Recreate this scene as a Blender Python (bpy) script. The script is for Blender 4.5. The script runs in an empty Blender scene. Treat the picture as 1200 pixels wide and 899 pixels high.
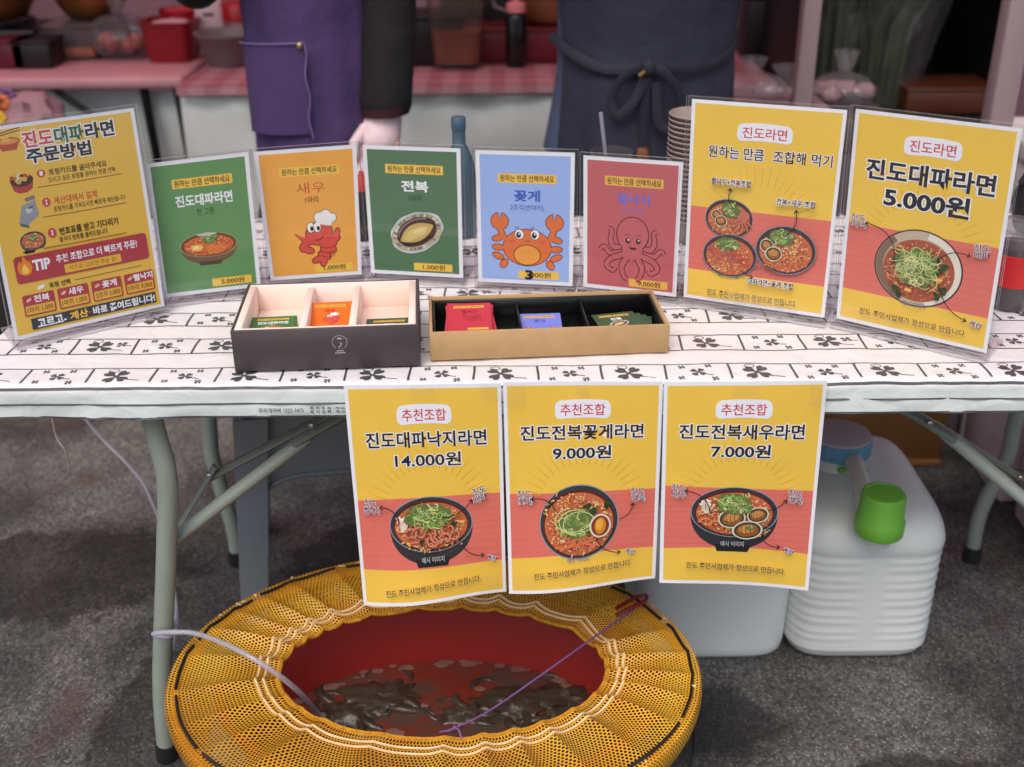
import bpy, bmesh, math, random
from mathutils import Vector, Matrix, noise
R = math.radians
PI = math.pi
S = bpy.context.scene
COL = S.collection
rnd = random.Random(7)

# ------------------------------------------------------------------ camera
TH, F, HC, ROLL = R(26.0), 1333.0, 1.379, R(0.4)
TZ, YF = 0.72, 1.351                     # table top height, distance of its front edge
_f = Vector((0, math.cos(TH), -math.sin(TH)))
_r0 = Vector((1, 0, 0)); _u0 = Vector((0, math.sin(TH), math.cos(TH)))
_r = _r0 * math.cos(ROLL) - _u0 * math.sin(ROLL)
_u = _r0 * math.sin(ROLL) + _u0 * math.cos(ROLL)
CAM = Vector((0, 0, HC))
cd = bpy.data.cameras.new('camera'); cam = bpy.data.objects.new('camera', cd); COL.objects.link(cam)
cam.matrix_world = Matrix(((_r.x, _u.x, -_f.x, 0), (_r.y, _u.y, -_f.y, 0), (_r.z, _u.z, -_f.z, HC), (0, 0, 0, 1)))
cd.sensor_width = 36; cd.lens = 36 * F / 1200; cd.clip_end = 500; cd.clip_start = 0.05
cd.dof.use_dof = True; cd.dof.focus_distance = 1.60; cd.dof.aperture_fstop = 3.2
S.camera = cam

# ------------------------------------------------------------------ light
w = bpy.data.worlds.new('World'); S.world = w; w.use_nodes = True
nt = w.node_tree; nt.nodes.clear()
sky = nt.nodes.new('ShaderNodeTexSky'); sky.sky_type = 'NISHITA'; sky.sun_disc = False
SUN_EL, SUN_AZ = R(58), R(200)
sky.sun_elevation = SUN_EL; sky.sun_rotation = SUN_AZ
sky.dust_density = 4.0; sky.ozone_density = 0.6; sky.air_density = 1.0
bg = nt.nodes.new('ShaderNodeBackground'); bg.inputs[1].default_value = 0.14
wo = nt.nodes.new('ShaderNodeOutputWorld')
nt.links.new(sky.outputs[0], bg.inputs[0]); nt.links.new(bg.outputs[0], wo.inputs[0])
sd = bpy.data.lights.new('sun', 'SUN'); so = bpy.data.objects.new('sun', sd); COL.objects.link(so)
sd.energy = 1.2; sd.angle = R(45); sd.color = (1, 0.95, 0.88)
_sv = Vector((math.sin(SUN_AZ) * math.cos(SUN_EL), math.cos(SUN_AZ) * math.cos(SUN_EL), math.sin(SUN_EL)))
so.rotation_euler = (-_sv).to_track_quat('-Z', 'Y').to_euler(); so.location = (0, -3, 6)
S.view_settings.view_transform = 'Standard'; S.view_settings.look = 'None'
S.view_settings.exposure = 0.2; S.view_settings.gamma = 1
S.cycles.max_bounces = 10; S.cycles.transparent_max_bounces = 24; S.cycles.use_denoising = True
S.cycles.caustics_reflective = False; S.cycles.caustics_refractive = False

# ------------------------------------------------------------------ pixels to space (1200 x 899 photo)
def ray(px, py): return _f * F + _r * (px - 600) + _u * (449.5 - py)
def at_z(px, py, z):
    d = ray(px, py); return CAM + d * ((z - HC) / d.z)
def at_y(px, py, y):
    d = ray(px, py); return CAM + d * (y / d.y)
def at_plane(px, py, p0, n):
    d = ray(px, py); return CAM + d * ((p0 - CAM).dot(n) / d.dot(n))

# ------------------------------------------------------------------ colours, materials
def lin(c):
    return tuple((x / 255 / 12.92) if x / 255 <= 0.04045 else ((x / 255 + 0.055) / 1.055) ** 2.4 for x in c)
_mats = {}
def nodes(name):
    m = bpy.data.materials.new(name); m.use_nodes = True
    t = m.node_tree; b = t.nodes['Principled BSDF']; return m, t, b
def pmat(name, rgb, rough=0.5, var=0.12, scale=12.0, bump=0.0, bscale=60.0, metal=0.0, spec=0.5, sss=0.0, trans=0.0, detail=5, coord='Object', stain=None):
    if name in _mats: return _mats[name]
    m, t, b = nodes(name); N = t.nodes; L = t.links
    c = lin(rgb)
    tc = N.new('ShaderNodeTexCoord')
    n = N.new('ShaderNodeTexNoise'); n.inputs['Scale'].default_value = scale; n.inputs['Detail'].default_value = detail
    L.new(tc.outputs[coord], n.inputs['Vector'])
    rp = N.new('ShaderNodeValToRGB')
    rp.color_ramp.elements[0].position = 0.3; rp.color_ramp.elements[1].position = 0.7
    lo = tuple(max(0, x * (1 - var)) for x in c); hi = tuple(min(1, x * (1 + var)) for x in c)
    rp.color_ramp.elements[0].color = lo + (1,); rp.color_ramp.elements[1].color = hi + (1,)
    L.new(n.outputs['Fac'], rp.inputs['Fac']); L.new(rp.outputs['Color'], b.inputs['Base Color'])
    b.inputs['Roughness'].default_value = rough; b.inputs['Metallic'].default_value = metal
    b.inputs['Specular IOR Level'].default_value = spec
    if trans: b.inputs['Transmission Weight'].default_value = trans
    if sss:
        b.inputs['Subsurface Weight'].default_value = sss; b.inputs['Subsurface Radius'].default_value = (0.02, 0.02, 0.02)
    if bump:
        n2 = N.new('ShaderNodeTexNoise'); n2.inputs['Scale'].default_value = bscale; n2.inputs['Detail'].default_value = 4
        L.new(tc.outputs[coord], n2.inputs['Vector'])
        bp = N.new('ShaderNodeBump'); bp.inputs['Strength'].default_value = bump; bp.inputs['Distance'].default_value = 0.01
        L.new(n2.outputs['Fac'], bp.inputs['Height']); L.new(bp.outputs['Normal'], b.inputs['Normal'])
    _mats[name] = m; return m
def print_mat(name, rough, spec=0.4, bump=0.0, bscale=30.0, var=0.05):
    m, t, b = nodes(name); N = t.nodes; L = t.links
    a = N.new('ShaderNodeAttribute'); a.attribute_name = 'Col'
    tc = N.new('ShaderNodeTexCoord'); n = N.new('ShaderNodeTexNoise'); n.inputs['Scale'].default_value = 25; n.inputs['Detail'].default_value = 4
    L.new(tc.outputs['Object'], n.inputs['Vector'])
    mr = N.new('ShaderNodeMapRange'); mr.inputs['To Min'].default_value = 1 - var; mr.inputs['To Max'].default_value = 1 + var
    L.new(n.outputs['Fac'], mr.inputs['Value'])
    mx = N.new('ShaderNodeVectorMath'); mx.operation = 'SCALE'
    L.new(a.outputs['Color'], mx.inputs[0]); L.new(mr.outputs['Result'], mx.inputs['Scale'])
    L.new(mx.outputs['Vector'], b.inputs['Base Color'])
    b.inputs['Roughness'].default_value = rough; b.inputs['Specular IOR Level'].default_value = spec
    if bump:
        n2 = N.new('ShaderNodeTexNoise'); n2.inputs['Scale'].default_value = bscale; n2.inputs['Detail'].default_value = 3
        n2.inputs['Distortion'].default_value = 0.6
        L.new(tc.outputs['Object'], n2.inputs['Vector'])
        bp = N.new('ShaderNodeBump'); bp.inputs['Strength'].default_value = bump; bp.inputs['Distance'].default_value = 0.01
        L.new(n2.outputs['Fac'], bp.inputs['Height']); L.new(bp.outputs['Normal'], b.inputs['Normal'])
    return m
M_PAPER = print_mat('printed paper', 0.42, 0.4, 0.10, 9.0, 0.04)
M_CARD = print_mat('printed card', 0.35, 0.4)
M_CLOTH = print_mat('printed vinyl cloth', 0.40, 0.45, 0.38, 22.0, 0.06)
M_BOX = print_mat('printed carton', 0.55, 0.3)
def clear_mat(name, tint, ior=1.49, rough=0.02, dens=0.0):
    m = bpy.data.materials.new(name); m.use_nodes = True
    t = m.node_tree; N = t.nodes; L = t.links; N.clear()
    o = N.new('ShaderNodeOutputMaterial'); mix = N.new('ShaderNodeMixShader'); tr = N.new('ShaderNodeBsdfTransparent')
    gl = N.new('ShaderNodeBsdfGlossy'); lw = N.new('ShaderNodeLayerWeight'); lw.inputs['Blend'].default_value = 0.5
    pw = N.new('ShaderNodeMath'); pw.operation = 'POWER'; pw.inputs[1].default_value = 5.0; L.new(lw.outputs['Facing'], pw.inputs[0])
    f0 = ((ior - 1) / (ior + 1)) ** 2
    fr = N.new('ShaderNodeMath'); fr.operation = 'MULTIPLY_ADD'; fr.inputs[1].default_value = 1 - f0; fr.inputs[2].default_value = f0; L.new(pw.outputs[0], fr.inputs[0])
    nz = N.new('ShaderNodeTexNoise'); nz.inputs['Scale'].default_value = 14
    mr = N.new('ShaderNodeMapRange'); mr.inputs['To Min'].default_value = rough; mr.inputs['To Max'].default_value = rough + 0.06
    L.new(nz.outputs['Fac'], mr.inputs['Value']); L.new(mr.outputs['Result'], gl.inputs['Roughness'])
    tr.inputs['Color'].default_value = tuple(tint) + (1,)
    L.new(fr.outputs[0], mix.inputs[0]); L.new(tr.outputs[0], mix.inputs[1]); L.new(gl.outputs[0], mix.inputs[2])
    last = mix
    if dens:
        df = N.new('ShaderNodeBsdfDiffuse'); df.inputs['Color'].default_value = (0.8, 0.78, 0.8, 1)
        m2 = N.new('ShaderNodeMixShader'); m2.inputs[0].default_value = dens
        L.new(mix.outputs[0], m2.inputs[1]); L.new(df.outputs[0], m2.inputs[2]); last = m2
    L.new(last.outputs[0], o.inputs[0]); return m
M_ACR = clear_mat('clear acrylic', (0.985, 0.985, 0.985))
M_ACR_E = clear_mat('acrylic cut edge', (0.80, 0.78, 0.80), 1.7, 0.08, 0.42)
M_FILM = clear_mat('crinkled clear film', (0.93, 0.92, 0.93), 1.5, 0.1, 0.08)
M_WRAP = clear_mat('thin wrapping film', (0.95, 0.95, 0.95), 1.5, 0.08, 0.03)
M_TUBCLEAR = clear_mat('cloudy plastic', (0.86, 0.80, 0.78), 1.4, 0.12, 0.07)
M_BROTHTUB = clear_mat('greyish clear plastic', (0.90, 0.84, 0.78), 1.35, 0.12, 0.025)
M_CUP = clear_mat('clear cup plastic', (0.9, 0.9, 0.9), 1.5, 0.05, 0.08)
M_HOSE = clear_mat('clear hose', (0.72, 0.70, 0.86), 1.6, 0.08, 0.30)
M_TAPE = clear_mat('clear tape', (0.995, 0.99, 0.97), 1.45, 0.15, 0.03)

# ------------------------------------------------------------------ mesh builder
class MB:
    def __init__(s): s.v = []; s.f = []; s.c = []; s.uv = {}; s.sm = []
    def add(s, vs, fs, col=(1, 1, 1), smooth=False, uv=None):
        b = len(s.v); s.v += [Vector(v) for v in vs]
        for q in fs: s.f.append([b + i for i in q]); s.c.append(col); s.sm.append(smooth)
        if uv:
            for i, t in enumerate(uv): s.uv[b + i] = t
        return s
    def box(s, c, size, rz=0.0, bev=0.004, seg=2, taper=1.0, tapery=None, col=(1, 1, 1), rot=None, smooth=True):
        bm = bmesh.new(); bmesh.ops.create_cube(bm, size=1.0)
        ty = taper if tapery is None else tapery
        for v in bm.verts:
            k = 1.0 if v.co.z > 0 else taper; k2 = 1.0 if v.co.z > 0 else ty
            v.co = Vector((v.co.x * size[0] * k, v.co.y * size[1] * k2, v.co.z * size[2]))
        if bev: bmesh.ops.bevel(bm, geom=bm.edges[:], offset=bev, segments=seg, affect='EDGES', profile=0.5)
        m = rot if rot is not None else Matrix.Rotation(rz, 3, 'Z')
        bm.verts.index_update()
        s.add([m @ v.co + Vector(c) for v in bm.verts], [[v.index for v in f.verts] for f in bm.faces], col, False)
        bm.free(); return s
    def tube(s, pts, r, n=8, closed=False, cap=True, col=(1, 1, 1), flat=1.0, upv=None):
        pts = [Vector(p) for p in pts]; k = len(pts); rr = r if isinstance(r, (list, tuple)) else [r] * k
        vs = []; nrm = None
        for i, p in enumerate(pts):
            a = pts[(i - 1) % k] if (closed or i) else p; b = pts[(i + 1) % k] if (closed or i < k - 1) else p
            t = (b - a).normalized()
            if nrm is None:
                up = Vector(upv) if upv else (Vector((0, 0, 1)) if abs(t.z) < 0.9 else Vector((0, 1, 0)))
                nrm = (up - t * up.dot(t)).normalized()
            else: nrm = (nrm - t * nrm.dot(t)).normalized()
            bi = t.cross(nrm)
            for j in range(n):
                an = 2 * PI * j / n; vs.append(p + (nrm * math.cos(an) * flat + bi * math.sin(an)) * rr[i])
        fs = []
        for i in range(k if closed else k - 1):
            for j in range(n):
                i2 = (i + 1) % k; j2 = (j + 1) % n
                fs.append([i * n + j, i * n + j2, i2 * n + j2, i2 * n + j])
        s.add(vs, fs, col, True)
        if cap and not closed:
            b = len(s.v) - k * n
            s.f.append([b + j for j in range(n)][::-1]); s.c.append(col); s.sm.append(False)
            s.f.append([b + (k - 1) * n + j for j in range(n)]); s.c.append(col); s.sm.append(False)
        return s
    def lathe(s, prof, c, n=32, sx=1.0, sy=1.0, rz=0.0, col=(1, 1, 1), sup=2.0, wob=None, smooth=True, rot=None):
        c = Vector(c); m = rot if rot is not None else Matrix.Rotation(rz, 3, 'Z'); vs = []
        for i, (r, z) in enumerate(prof):
            for j in range(n):
                a = 2 * PI * j / n; ca, sa = math.cos(a), math.sin(a)
                x = math.copysign(abs(ca) ** (2 / sup), ca); y = math.copysign(abs(sa) ** (2 / sup), sa)
                k = r * (wob(a, i, z) if wob else 1.0)
                vs.append(c + m @ Vector((x * k * sx, y * k * sy, z)))
        fs = []
        for i in range(len(prof) - 1):
            for j in range(n):
                j2 = (j + 1) % n; fs.append([i * n + j, i * n + j2, (i + 1) * n + j2, (i + 1) * n + j])
        s.add(vs, fs, col, smooth); return s
    def grid(s, fn, nu, nv, col=(1, 1, 1), smooth=True, uvs=None, closed_u=False):
        vs = []; uv = []
        for j in range(nv + 1):
            for i in range(nu + 1):
                vs.append(fn(i / nu, j / nv)); uv.append(uvs(i / nu, j / nv) if uvs else (i / nu, j / nv))
        fs = [[j * (nu + 1) + i, j * (nu + 1) + i + 1, (j + 1) * (nu + 1) + i + 1, (j + 1) * (nu + 1) + i] for j in range(nv) for i in range(nu)]
        s.add(vs, fs, col, smooth, uv); return s
    def blob(s, c, r, sc=(1, 1, 1), amp=0.15, fr=3.0, n=16, col=(1, 1, 1), seed=0.0):
        c = Vector(c); vs = []; rings = n // 2
        for i in range(rings + 1):
            th = PI * i / rings
            for j in range(n):
                ph = 2 * PI * j / n
                d = Vector((math.sin(th) * math.cos(ph), math.sin(th) * math.sin(ph), math.cos(th)))
                k = r * (1 + amp * noise.noise(d * fr + Vector((seed, seed * 1.7, 0))))
                vs.append(c + Vector((d.x * sc[0], d.y * sc[1], d.z * sc[2])) * k)
        fs = [[i * n + j, (i + 1) * n + j, (i + 1) * n + (j + 1) % n, i * n + (j + 1) % n] for i in range(rings) for j in range(n)]
        s.add(vs, fs, col, True); return s
    def build(s, name, mat, parent=None):
        off = Vector((0, 0, 0)); p = parent
        while p is not None: off += p.location; p = p.parent
        me = bpy.data.meshes.new(name)
        me.from_pydata([tuple(v - off) for v in s.v], [], s.f)
        me.materials.append(mat)
        at = me.color_attributes.new('Col', 'FLOAT_COLOR', 'CORNER')
        buf = []
        for q, c in zip(s.f, s.c): buf += (list(c) + [1.0]) * len(q)
        at.data.foreach_set('color', buf)
        if s.uv:
            ul = me.uv_layers.new(name='UVMap'); ub = []
            for q in s.f:
                for i in q: ub += s.uv.get(i, (0, 0))
            ul.data.foreach_set('uv', ub)
        me.polygons.foreach_set('use_smooth', s.sm); me.update(); me.validate(); me.set_sharp_from_angle(angle=R(50))
        o = bpy.data.objects.new(name, me); COL.objects.link(o); o.parent = parent
        return o

def tag(o, label=None, cat=None, group=None, kind=None):
    if label: o['label'] = label
    if cat: o['category'] = cat
    if group: o['group'] = group
    if kind: o['kind'] = kind
    return o
def thing(name, loc, label, cat, group=None):
    o = bpy.data.objects.new(name, None); o.location = Vector(loc); o.empty_display_size = 0.05; COL.objects.link(o)
    return tag(o, label, cat, group)
def copy_tree(o, parent=None):
    c = o.copy(); COL.objects.link(c); c.parent = parent
    for ch in o.children: copy_tree(ch, c)
    return c

# ------------------------------------------------------------------ printed artwork
_tc = {}
def glyphs(txt, off):
    k = (txt, off)
    if k not in _tc:
        c = bpy.data.curves.new('t', 'FONT'); c.body = txt; c.offset = off; c.resolution_u = 3
        o = bpy.data.objects.new('t', c); COL.objects.link(o)
        e = o.evaluated_get(bpy.context.evaluated_depsgraph_get()); me = e.to_mesh()
        vs = [(v.co.x, v.co.y) for v in me.vertices]; fs = [list(p.vertices) for p in me.polygons]
        e.to_mesh_clear(); bpy.data.objects.remove(o); bpy.data.curves.remove(c)
        _tc[k] = (vs, fs)
    return _tc[k]
class Art:
    """flat print in millimetres, origin at the sheet's top left, y down"""
    STEP = 0.004
    def __init__(s, W, H, mapper, mb, base=0.05, bent=False):
        s.W, s.H, s.map, s.mb, s.z, s.bent = W, H, mapper, mb, base, bent
        s.tf = lambda x, y: (x, y)
    def put(s, pts, fs, rgb, zs=None):
        s.z += s.STEP if (zs or not s.bent) else 0.015
        col = lin(rgb); z0 = s.z
        if s.bent and not zs:                            # on a curled sheet, cut large faces so that they follow the curl
            pts = list(pts); out = []; work = []
            for f in fs: work += [(f[0], f[i], f[i + 1]) for i in range(1, len(f) - 1)]
            cache = {}
            while work:
                a, b, c = work.pop(); d = [(math.dist(pts[p], pts[q]), p, q, r_) for p, q, r_ in ((a, b, c), (b, c, a), (c, a, b))]
                l, p, q, r_ = max(d)
                if l < 5.0: out.append((a, b, c)); continue
                k = (min(p, q), max(p, q))
                if k not in cache: cache[k] = len(pts); pts.append(((pts[p][0] + pts[q][0]) / 2, (pts[p][1] + pts[q][1]) / 2))
                m = cache[k]; work += [(p, m, r_), (m, q, r_)]
            fs = out
        out = []
        for i, (x, y) in enumerate(pts):
            x, y = s.tf(x, y); out.append(s.map(x / s.W, y / s.H, (z0 + (zs[i] if zs else 0)) / 1000))
        s.mb.add(out, fs, col)
        if zs: s.z += max(zs)
    def text(s, t, cx, cy, w, h, rgb, bold=0.0, outline=None, ow=0.055, rot=0.0):
        base, _ = glyphs(t, 0.0)
        if not base: return
        x0 = min(v[0] for v in base); x1 = max(v[0] for v in base); y0 = min(v[1] for v in base); y1 = max(v[1] for v in base)
        kx = w / (x1 - x0); ky = h / (y1 - y0); ca, sa = math.cos(rot), math.sin(rot)
        for off, c in ((bold + ow, outline), (bold, rgb)):
            if c is None: continue
            vs, fs = glyphs(t, off); pts = []
            for x, y in vs:
                X = (x - (x0 + x1) / 2) * kx; Y = -(y - (y0 + y1) / 2) * ky
                pts.append((cx + X * ca - Y * sa, cy + X * sa + Y * ca))
            s.put(pts, [f[::-1] for f in fs], c)
    def gridrect(s, x0, y0, x1, y1, rgb, nx=16, ny=20, top=None, bot=None):
        pts = []
        for j in range(ny + 1):
            for i in range(nx + 1):
                u = i / nx; x = x0 + (x1 - x0) * u; a = top(x) if top else y0; b = bot(x) if bot else y1
                pts.append((x, a + (b - a) * j / ny))
        s.put(pts, [[j * (nx + 1) + i, j * (nx + 1) + i + 1, (j + 1) * (nx + 1) + i + 1, (j + 1) * (nx + 1) + i] for j in range(ny) for i in range(nx)], rgb)
    def poly(s, pts, rgb):
        n = len(pts); cx = sum(p[0] for p in pts) / n; cy = sum(p[1] for p in pts) / n
        s.put([(cx, cy)] + list(pts), [[0, i + 1, (i + 1) % n + 1] for i in range(n)], rgb)
    def rrect(s, cx, cy, w, h, r, rgb, rot=0.0, bow=0.0):
        pts = []
        for qx, qy, a0 in ((1, 1, 0), (-1, 1, 90), (-1, -1, 180), (1, -1, 270)):
            for k in range(5):
                a = R(a0 + 22.5 * k); pts.append((qx * (w / 2 - r) + r * math.cos(a), qy * (h / 2 - r) + r * math.sin(a)))
            if a0 in (90, 270):
                pass
        fin = []
        for i, p in enumerate(pts):
            q = pts[(i + 1) % len(pts)]
            for k in range(4):
                x = p[0] + (q[0] - p[0]) * k / 4; y = p[1] + (q[1] - p[1]) * k / 4
                y += bow * ((2 * x / w) ** 2 - 0.5)
                fin.append((cx + x * math.cos(rot) - y * math.sin(rot), cy + x * math.sin(rot) + y * math.cos(rot)))
        s.poly(fin, rgb)
    def ell(s, cx, cy, rx, ry, rgb, rot=0.0, n=28, a0=0.0, a1=2 * PI, wob=0.0):
        ca, sa = math.cos(rot), math.sin(rot); pts = []
        full = abs(a1 - a0 - 2 * PI) < 1e-6
        for i in range(n if full else n + 1):
            a = a0 + (a1 - a0) * i / n; k = 1 + wob * noise.noise(Vector((math.cos(a) * 2 + cx, math.sin(a) * 2 + cy, rx)))
            x, y = rx * math.cos(a) * k, ry * math.sin(a) * k; pts.append((cx + x * ca - y * sa, cy + x * sa + y * ca))
        s.poly(pts, rgb)
    def stroke(s, pts, wd, rgb, taper=0.0):
        n = len(pts); L = []; zs = []
        for i, p in enumerate(pts):
            a = pts[max(0, i - 1)]; b = pts[min(n - 1, i + 1)]; dx, dy = b[0] - a[0], b[1] - a[1]; l = math.hypot(dx, dy) or 1
            k = wd / 2 * (1 - taper * i / (n - 1)); L += [(p[0] - dy / l * k, p[1] + dx / l * k), (p[0] + dy / l * k, p[1] - dx / l * k)]
            zs += [i * 0.0008] * 2
        s.put(L, [[2 * i, 2 * i + 2, 2 * i + 3, 2 * i + 1] for i in range(n - 1)], rgb, zs)
    def arc(s, cx, cy, rx, ry, a0, a1, wd, rgb, n=18, rot=0.0, taper=0.0):
        ca, sa = math.cos(rot), math.sin(rot); P = []
        for i in range(n + 1):
            a = a0 + (a1 - a0) * i / n; x, y = rx * math.cos(a), ry * math.sin(a); P.append((cx + x * ca - y * sa, cy + x * sa + y * ca))
        s.stroke(P, wd, rgb, taper)
    def arrow(s, p0, p1, bend, wd=1.3, hd=5.5, rgb=(45, 38, 40)):
        dx, dy = p1[0] - p0[0], p1[1] - p0[1]; P = []
        for i in range(13):
            t = i / 12; k = bend * 4 * t * (1 - t); P.append((p0[0] + dx * t - dy * k, p0[1] + dy * t + dx * k))
        s.stroke(P, wd, rgb)
        a = math.atan2(P[-1][1] - P[-2][1], P[-1][0] - P[-2][0])
        for d in (2.55, -2.55):
            s.stroke([(P[-1][0] + hd * math.cos(a + d), P[-1][1] + hd * math.sin(a + d)), P[-1]], wd * 1.1, rgb)

# ---- pictures of food -------------------------------------------------
def inside(r, rx, ry):
    a = r.uniform(0, 2 * PI); k = math.sqrt(r.random()); return rx * k * math.cos(a), ry * k * math.sin(a)
def strand(A, r, cx, cy, ln, wd, rgb, curl=2.0, n=9, sq=0.6):
    a = r.uniform(0, 2 * PI); da = r.uniform(-curl, curl) / n * 2; P = [(cx, cy)]
    for i in range(n):
        a += da + r.uniform(-0.25, 0.25); P.append((P[-1][0] + math.cos(a) * ln / n, P[-1][1] + math.sin(a) * ln / n * sq))
    A.stroke(P, wd, rgb)
def jit(r, c, d=18): return tuple(max(0, min(255, x + r.randint(-d, d))) for x in c)
def noodles(A, r, cx, cy, rx, ry, n, cols, k=1.0, sq=0.6):
    for _ in range(n):
        x, y = inside(r, rx, ry); strand(A, r, cx + x, cy + y, k * r.uniform(4, 9), k * r.uniform(0.9, 1.7), jit(r, r.choice(cols)), 5.0, 8, sq)
def scallion(A, r, cx, cy, rx, ry, n, k=1.0, sq=0.7):
    A.ell(cx, cy, rx * 0.95, ry * 0.95, (104, 120, 70), wob=0.3)
    for i in range(n):
        x, y = inside(r, rx * 0.85, ry * 0.85)
        c = r.choice([(128, 164, 80), (168, 194, 104), (202, 216, 136), (226, 232, 172), (148, 178, 90), (96, 130, 64)])
        strand(A, r, cx + x, cy + y, k * r.uniform(8, 17), k * r.uniform(0.8, 1.4), jit(r, c, 22), 3.0, 9, sq)
def tentacle(A, P, wd, k=1.0):
    A.stroke(P, wd, (122, 52, 44), 0.45); A.stroke([(x, y - wd * .08) for x, y in P], wd * 0.8, (186, 98, 80), 0.45)
    A.stroke([(x - wd * .1, y - wd * .16) for x, y in P], wd * 0.3, (222, 146, 118), 0.4)
    for i in range(2, len(P) - 1, 2): A.ell(P[i][0] + wd * .2, P[i][1], wd * .12, wd * .12, (240, 196, 170), n=7)
def octo_top(A, r, cx, cy, k):
    for dx, dy, sz, d in ((-26, -1, 9, 1), (-15, -2, 10, 1), (-2, 0, 12, 1), (10, 3, 11, -1), (24, -6, 10, -1), (32, 1, 9, -1), (20, 6, 8, 1), (3, 8, 9, -1)):
        P = []
        for i in range(15):
            t = i / 14; a = R(200) + d * t * 5.0; rr = sz * k * (1 - 0.62 * t); P.append((cx + dx * k + rr * math.cos(a), cy + dy * k + rr * math.sin(a) * 0.95))
        tentacle(A, P, 5.2 * k)
def abalone(A, cx, cy, rx, ry, rot=0.0):
    A.ell(cx, cy, rx, ry, (214, 214, 196), rot, wob=0.05); A.ell(cx, cy, rx * .88, ry * .86, (66, 62, 48), rot)
    A.ell(cx, cy, rx * .72, ry * .68, (150, 92, 46), rot, wob=0.1); A.ell(cx - rx * .05, cy - ry * .1, rx * .52, ry * .42, (204, 148, 84), rot, wob=0.2)
    for q in (-.3, 0, .3): A.arc(cx + q * rx, cy, rx * .12, ry * .4, R(100), R(260), rx * .05, (120, 70, 36), 6, rot)
def shrimp(A, cx, cy, k, rot=0.0, flip=1):
    n = 7
    for i in range(n):
        a = R(200) + i / n * R(190) * flip; wd = 6.5 * k * (1 - 0.09 * i)
        x, y = cx + 9 * k * math.cos(a + rot), cy + 8 * k * math.sin(a + rot)
        A.ell(x, y, wd * .62, wd * .5, (176, 78, 40), a + rot + PI / 2, 12); A.ell(x, y, wd * .5, wd * .4, (226, 130, 78), a + rot + PI / 2, 12)
        A.arc(x, y, wd * .3, wd * .34, R(120), R(240), wd * .1, (250, 196, 150), 5, a + rot)
    for q in (-.4, 0, .4): A.stroke([(x, y), (x + 6 * k * math.cos(a + rot + PI / 2 * flip + q), y + 6 * k * math.sin(a + rot + PI / 2 * flip + q))], 2.2 * k, (206, 96, 54), 0.4)
def enoki(A, r, cx, cy, k):
    for i in range(14):
        a = R(-125) + i * R(5.5) + r.uniform(-.06, .06); l = k * r.uniform(17, 24); x0 = cx + r.uniform(-3, 5) * k
        P = [(x0 + l * t * math.cos(a) * .7, cy + l * t * math.sin(a)) for t in (0, .3, .6, .9)]
        A.stroke(P, 1.5 * k, jit(r, (232, 216, 194), 10)); A.ell(P[-1][0], P[-1][1], 1.7 * k, 1.4 * k, (250, 244, 232), n=9)
def bowl_side(A, cx, cy, rx, ry, deep, tone=(52, 54, 58), foot=0.42):
    P = []
    for i in range(25):
        a = PI * i / 24; t = math.sin(a); P.append((cx + rx * math.cos(a) * (1 - 0.06 * t), cy + deep * t ** 0.75 if t > 0 else cy))
    A.poly(P, tone)
    A.poly([(cx - rx * foot, cy + deep * .86), (cx + rx * foot, cy + deep * .86), (cx + rx * (foot - .06), cy + deep * 1.06), (cx - rx * (foot - .06), cy + deep * 1.06)], tuple(int(x * .7) for x in tone))
    for i, q in enumerate((.25, .5, .75)):
        A.arc(cx, cy + deep * .06, rx * (1 - .16 * q), deep * (.35 + .55 * q), R(20), R(75), rx * .03, tuple(min(255, int(x * 1.22)) for x in tone), 12)
def bowl(A, seed, cx, cy, rx, ry, deep, k, tops, rim=(58, 60, 66), tone=(52, 54, 58), lip=(150, 152, 168), nn=190, rot=0.0, soup=(198, 112, 74)):
    r = random.Random(seed)
    if deep: bowl_side(A, cx, cy, rx, ry, deep, tone)
    A.ell(cx, cy, rx, ry, lip, rot, 40); A.ell(cx, cy, rx * .975, ry * .97, rim, rot, 40)
    A.ell(cx, cy + ry * .03, rx * .9, ry * .88, (104, 34, 26), rot, 40); A.ell(cx, cy + ry * .05, rx * .87, ry * .84, soup, rot, 40)
    sq = max(.45, ry / rx)
    noodles(A, r, cx, cy + ry * .06, rx * .82, ry * .77, int(nn * 2.1), [(240, 186, 130), (228, 152, 104), (248, 212, 160), (214, 122, 84), (190, 88, 62)], k, sq)
    for t in tops: t(A, r)
def greens(A, r, pts, k):
    for x, y in pts:
        for _ in range(3): A.ell(x + r.uniform(-2, 2) * k, y + r.uniform(-2, 2) * k, r.uniform(2.5, 4.5) * k, r.uniform(1.6, 3) * k, jit(r, (44, 70, 34), 12), r.uniform(0, 3), 10, wob=.4)
def chips(A, r, pts, k, c=(232, 160, 62)):
    for x, y in pts: A.rrect(x, y, 8 * k, 4.4 * k, 1.2 * k, c, r.uniform(-1, 1)); A.rrect(x, y - .6 * k, 6 * k, 2.2 * k, .9 * k, (246, 196, 104), 0)

def sheet_grid(mb, mp, col, nx, ny): mb.grid(lambda u, v: mp(u, v, 0), nx, ny, lin(col), True)
def quad_map(TL, TR, BR, BL, bend=None):
    n = (TR - TL).cross(BL - TL).normalized()
    if n.y > 0: n = -n
    def mp(u, v, h):
        p = (TL * (1 - u) + TR * u) * (1 - v) + (BL * (1 - u) + BR * u) * v
        return p + n * (h + (bend(u, v) if bend else 0))
    return mp, n

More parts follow.
